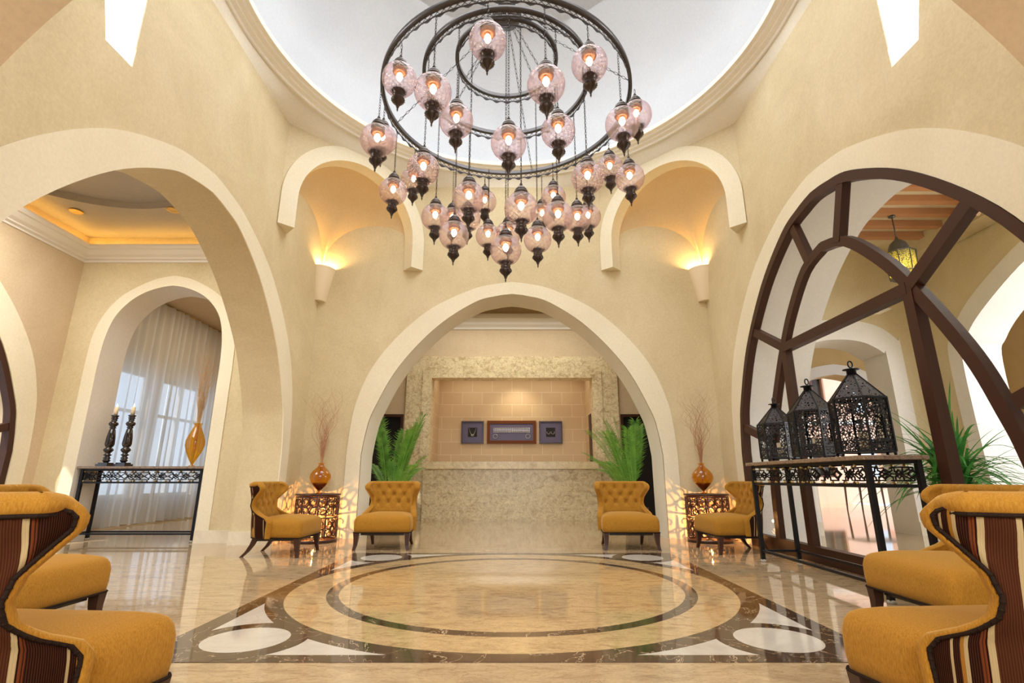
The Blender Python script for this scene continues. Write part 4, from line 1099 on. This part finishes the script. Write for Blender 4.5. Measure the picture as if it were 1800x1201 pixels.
def strap_plant(loc, label, seed):
    rnd = random.Random(seed); T = thing('strap_leaf_plant', label, 'plant', loc)
    MB().lathe([(0, 0), (.13, 0), (.17, .1), (.21, .62), (.24, .66), (.24, .70), (.20, .70), (.19, .65), (0, .65)], 28).build('pot', WHITEP, T)
    mb = MB()
    for k in range(210):
        az = rnd.uniform(0, 2 * PI); L = rnd.uniform(.6, 1.1); el = rnd.uniform(.2, 1.3); c0 = (rnd.gauss(0, .07), rnd.gauss(0, .07), .66 + rnd.uniform(0, .40)); rows = []
        g = rnd.uniform(.9, 1.9)
        for j in range(11):
            u = j / 10; x = L * (math.cos(el) * u); z = L * (math.sin(el) * u - g * .5 * math.cos(el) * u * u) ; wd = .024 * (1 - u) ** .6 * min(1, .5 + 3 * u)
            px, py = c0[0] + x * math.cos(az), c0[1] + x * math.sin(az); sx_, sy_ = -math.sin(az) * wd, math.cos(az) * wd
            rows.append([(px - sx_, py - sy_, c0[2] + z + wd * .3), (px, py, c0[2] + z), (px + sx_, py + sy_, c0[2] + z + wd * .3)])
        mb.grid(rows, True)
    mb.build('foliage', STRAP, T); 
    MB().sweep([(0, 0, .64), (.02, 0, 1.05)], [.03, .02], 8).build('trunk', TWIG, T)
    return T
strap_plant((4.78, 5.75, 0), 'bushy plant with arching green strap leaves outside the glazed arch', 5)
# small wooden table outside
T = thing('wooden_table', 'small dark wooden table out in the courtyard past the arcade', 'table', (9.7, 14.4, 0))
MB().box((-.6, -.4, .70), (.6, .4, .74)).build('table_top', WOODT, T)
for x in (-.52, .52):
    for y in (-.32, .32): MB().sweep([(x, y, 0), (x * .96, y * .96, .70)], [.018, .03], 4, smooth=False).build('leg', WOODT, T)

# ================================================================== CHANDELIER
HX, HY = -.06, 4.76
T = thing('ring_chandelier', 'huge three-tier pewter ring chandelier hanging under the dome', 'chandelier', (HX, HY, 8.45))
RG = [(1.32, 4.77), (.90, 5.07), (.55, 5.34)]
def fret(r, z, name):
    n = int(r * 95); mb = MB()
    mb.lathe([(r - .012, .045), (r + .026, .045), (r + .026, .090), (r - .012, .090), (r - .012, .045)], 128, (0, 0, z), caps=False)
    mb.lathe([(r, -.022), (r + .006, -.022), (r + .006, -.010), (r, -.010), (r, -.022)], 128, (0, 0, z), caps=False)
    for k in range(n):
        a = 2 * PI * k / n; b = 2 * PI * (k + 1) / n; m_ = (a + b) / 2
        P = lambda an, zz: (r * math.cos(an) + .003 * math.cos(an), r * math.sin(an) + .003 * math.sin(an), z + zz)
        mb.sweep([P(a, -.012), P(b, .047)], .0028, 4, smooth=False); mb.sweep([P(b, -.012), P(a, .047)], .0028, 4, smooth=False)
        if k % 2 == 0:
            b2 = 2 * PI * (k + 2) / n; mm = (a + b2) / 2
            mb.add([P(a + (b2 - a) * .08, -.020), P(b2 - (b2 - a) * .08, -.020), P(mm + (b2 - a) * .18, -.040), P(mm, -.050), P(mm - (b2 - a) * .18, -.040)], [(0, 1, 2, 3, 4)])
    return mb
Z0 = 8.45
for r, z in RG: fret(r, z - Z0, 'r').build('pierced_ring', RINGM, T)
def chain(mb, a, b, link=.034, w_=.0022, rr=.0085):
    a, b = Vector(a), Vector(b); d = b - a; n = max(1, int(d.length / link)); t = d.normalized(); u = t.orthogonal().normalized(); v = t.cross(u)
    for i in range(n):
        c = a + d * ((i + .5) / n); s_ = u if i % 2 else v; hl = d.length / n * .62
        pts = [c + t * hl * math.cos(q) + s_ * rr * math.sin(q) for q in [2 * PI * k / 8 for k in range(8)]]
        mb.sweep(pts, w_, 3, True, False)
hub = MB().lathe([(0, -.24), (.03, -.235), (.06, -.20), (.14, -.16), (.16, -.13), (.16, -.09), (.17, -.085), (.17, -.06), (.05, -.03), (.02, .0), (.0, 0)], 32, (0, 0, 6.12 - Z0)); hub.build('hub', RINGM, T)
MB().sweep([(0, 0, 6.1 - Z0), (0, 0, 8.55 - Z0)], .012, 8).build('drop_rod', RINGM, T)
MB().lathe([(0, 0), (.12, 0), (.10, -.05), (.03, -.10), (0, -.10)][::-1], 24, (0, 0, .1)).build('ceiling_rose', RINGM, T)
hz = 5.90 - Z0
for r, z in RG:
    for k in range(4 if r > .6 else 3):
        ch = MB(); a = 2 * PI * k / (4 if r > .6 else 3) + r; chain(ch, (.12 * math.cos(a), .12 * math.sin(a), hz + .05), (r * math.cos(a), r * math.sin(a), z - Z0 + .07), .05, .003, .011)
        ch.build('support_chain', RINGM, T)

RGL = .155
cap_prof = [(.062, -.014), (.078, -.006), (.080, .014), (.074, .026), (.066, .030), (.068, .040), (.060, .052), (.046, .062), (.044, .070), (.034, .078), (.020, .088), (.014, .100), (.018, .106), (.008, .114), (.007, .125), (0, .125)]
fin_prof = [(0, -.205), (.004, -.195), (.010, -.180), (.006, -.172), (.012, -.160), (.018, -.145), (.026, -.128), (.050, -.108), (.066, -.090), (.070, -.074), (.066, -.062), (.052, -.056), (.054, -.046), (.058, -.034), (.052, -.026), (.054, -.016), (.066, .002), (.072, .014), (.068, .016), (.046, .0), (0, -.004)]
def lantern_meshes():
    gm = MB().lathe([(RGL * math.sin(PI * k / 24) * 1.0, -RGL * math.cos(PI * k / 24)) for k in range(2, 23)], 32, uv=True, caps=False).mesh('globe')
    cap_prof_ = [(r * .86, z) for r, z in cap_prof]; fin_prof_ = [(r * .86, z) for r, z in fin_prof]
    cm = MB().lathe(cap_prof_, 20, (0, 0, RGL * .94))
    for k in range(20):
        a = 2 * PI * k / 20; cm.lathe([(0, -.004), (.0045, 0), (0, .004)], 5, (.065 * math.cos(a), .065 * math.sin(a), RGL * .94 + .010))
    fm = MB().lathe(fin_prof_, 20, (0, 0, -RGL * .90))
    for k in range(28):   # little crown of teeth holding the glass
        a = 2 * PI * k / 28; fm.sweep([(.055 * math.cos(a), .055 * math.sin(a), -RGL * .90 + .004), (.078 * math.cos(a), .078 * math.sin(a), -RGL * .90 + .022)], .0028, 3, smooth=False)
    for k in range(14):
        a = 2 * PI * k / 14; fm.lathe([(0, -.006), (.006, 0), (0, .006)], 5, (.059 * math.cos(a), .059 * math.sin(a), -RGL * .90 - .082))
    bm_ = MB().lathe([(0, -.028), (.014, -.018), (.028, .010), (.026, .034), (.014, .055), (0, .062)], 14, (0, 0, .012)).mesh('bulb')
    sk = MB().lathe([(0, .065), (.016, .065), (.016, .145), (0, .145)], 10).mesh('socket')
    rf = MB().lathe([(.014, .125), (.05, .118), (.066, .085), (.058, .070), (.040, .066), (.034, .078), (.014, .090)], 16).mesh('reflector')
    return gm, cm.mesh('cap'), fm.mesh('finial'), bm_, sk, rf
GM, CM, FM, BM_, SKM, RFM = lantern_meshes()
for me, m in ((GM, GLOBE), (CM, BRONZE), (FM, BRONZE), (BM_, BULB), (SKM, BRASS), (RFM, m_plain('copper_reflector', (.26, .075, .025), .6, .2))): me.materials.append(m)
LN = [(-0.202, 3.448, 4.343, 0), (-1.016, 3.85, 4.328, 0), (-0.659, 3.584, 3.963, 0), (-0.507, 3.979, 3.992, 1), (0.278, 3.484, 3.948, 0), (0.67, 3.66, 4.316, 0), (-1.267, 4.157, 3.92, 0), (-0.03, 3.861, 3.672, 1), (0.419, 3.998, 3.898, 1), (1.001, 3.975, 3.958, 0),
 (1.265, 4.44, 4.42, 0), (-0.856, 4.341, 3.738, 1), (-1.184, 5.451, 4.313, 0), (-1.333, 5.109, 3.959, 0), (-0.41, 4.336, 3.421, 2), (-0.859, 5.174, 3.676, 1), (-0.36, 6.045, 4.377, 0), (0.084, 4.229, 3.247, 2), (0.519, 5.72, 4.25, 0), (0.722, 4.314, 3.621, 1),
 (1.128, 5.185, 4.31, 0), (1.258, 4.831, 3.953, 0), (0.392, 6.0, 4.16, 0), (0.455, 4.568, 3.352, 2), (0.733, 5.186, 3.662, 1), (0.929, 5.634, 3.928, 0), (0.284, 5.189, 3.412, 2), (-0.603, 4.85, 3.29, 2), (-0.300, 5.855, 3.788, 0), (-0.062, 4.645, 3.027, 9),
 (-0.048, 5.66, 3.713, 1), (-0.53, 5.528, 3.847, 1), (-0.747, 5.79, 3.98, 0), (-1.379, 4.7, 4.335, 0)]
LLAB = ['highest globe lantern, just left of the chandelier hub', 'upper left globe lantern against the dome, outermost on the left at its height', 'rosy globe lantern hanging between the upper left one and the ring centre', 'globe lantern low inside the left of the middle ring', 'large globe lantern inside the right of the upper rings', 'upper right globe lantern near the outer ring',
 'leftmost globe lantern of the whole chandelier', 'globe lantern at the centre, overlapping the front of the rings', 'orange-lit globe lantern right of centre at the middle ring', 'bright globe lantern at the right edge, in front of another', 'half-hidden globe lantern at the far right edge, behind a brighter one', 'globe lantern left of centre below the outer ring, in front of another',
 'rosy globe lantern mostly hidden behind a nearer one, left of centre', 'small globe lantern left of the cluster, lowest on the left edge', 'big rosy globe lantern left of centre in the lower cluster', 'globe lantern at the left end of the lowest cluster', 'small globe lantern peeking out right behind the big rosy one', 'big rosy globe lantern right of centre in the lower cluster', 'small pale globe lantern at the back below the ring, right of centre', 'large rosy globe lantern at the right, below the ring',
 'small bright globe lantern at the back, right side', 'globe lantern at the lower right edge, outermost below the ring', 'pale globe lantern half hidden in the cluster right of centre', 'rosy globe lantern in the lower right cluster, foremost', 'globe lantern just right behind the foremost lower right one', 'globe lantern at the right end of the lower cluster, farthest back', 'second lowest globe lantern, right of the lowest', 'low globe lantern left of the lowest, third lowest',
 'dim globe lantern left behind the lowest one', 'lowest globe lantern of the chandelier, over the arch tip', 'globe lantern right behind the lowest one, mostly hidden', 'globe lantern showing below the big rosy left one, mostly hidden', 'small hidden globe lantern behind the left of the lower cluster', 'globe lantern mostly hidden behind the leftmost one']
for (x, y, z, k), lab in zip(LN, LLAB):
    T = thing('globe_lantern', lab, 'lantern', (x, y, z), random.uniform(0, 6), 'quilted glass globe lanterns of the chandelier')
    for nm, me in (('glass_globe', GM), ('cap', CM), ('finial', FM), ('bulb', BM_), ('socket', SKM), ('reflector', RFM)):
        o = bpy.data.objects.new(nm, me); COL.objects.link(o); o.parent = T
    top = (RG[k][1] - .03 if k < 3 else 5.90) - z; b0 = RGL * .94 + .12
    ch = MB(); chain(ch, (0, 0, b0), (0, 0, max(b0 + .05, top)), .030); ch.sweep([(.004, .004, b0), (.006, -.004, (b0 + top) / 2), (.004, .004, max(b0 + .05, top))], .0022, 4)
    ch.build('hanging_chain', BRONZE, T)
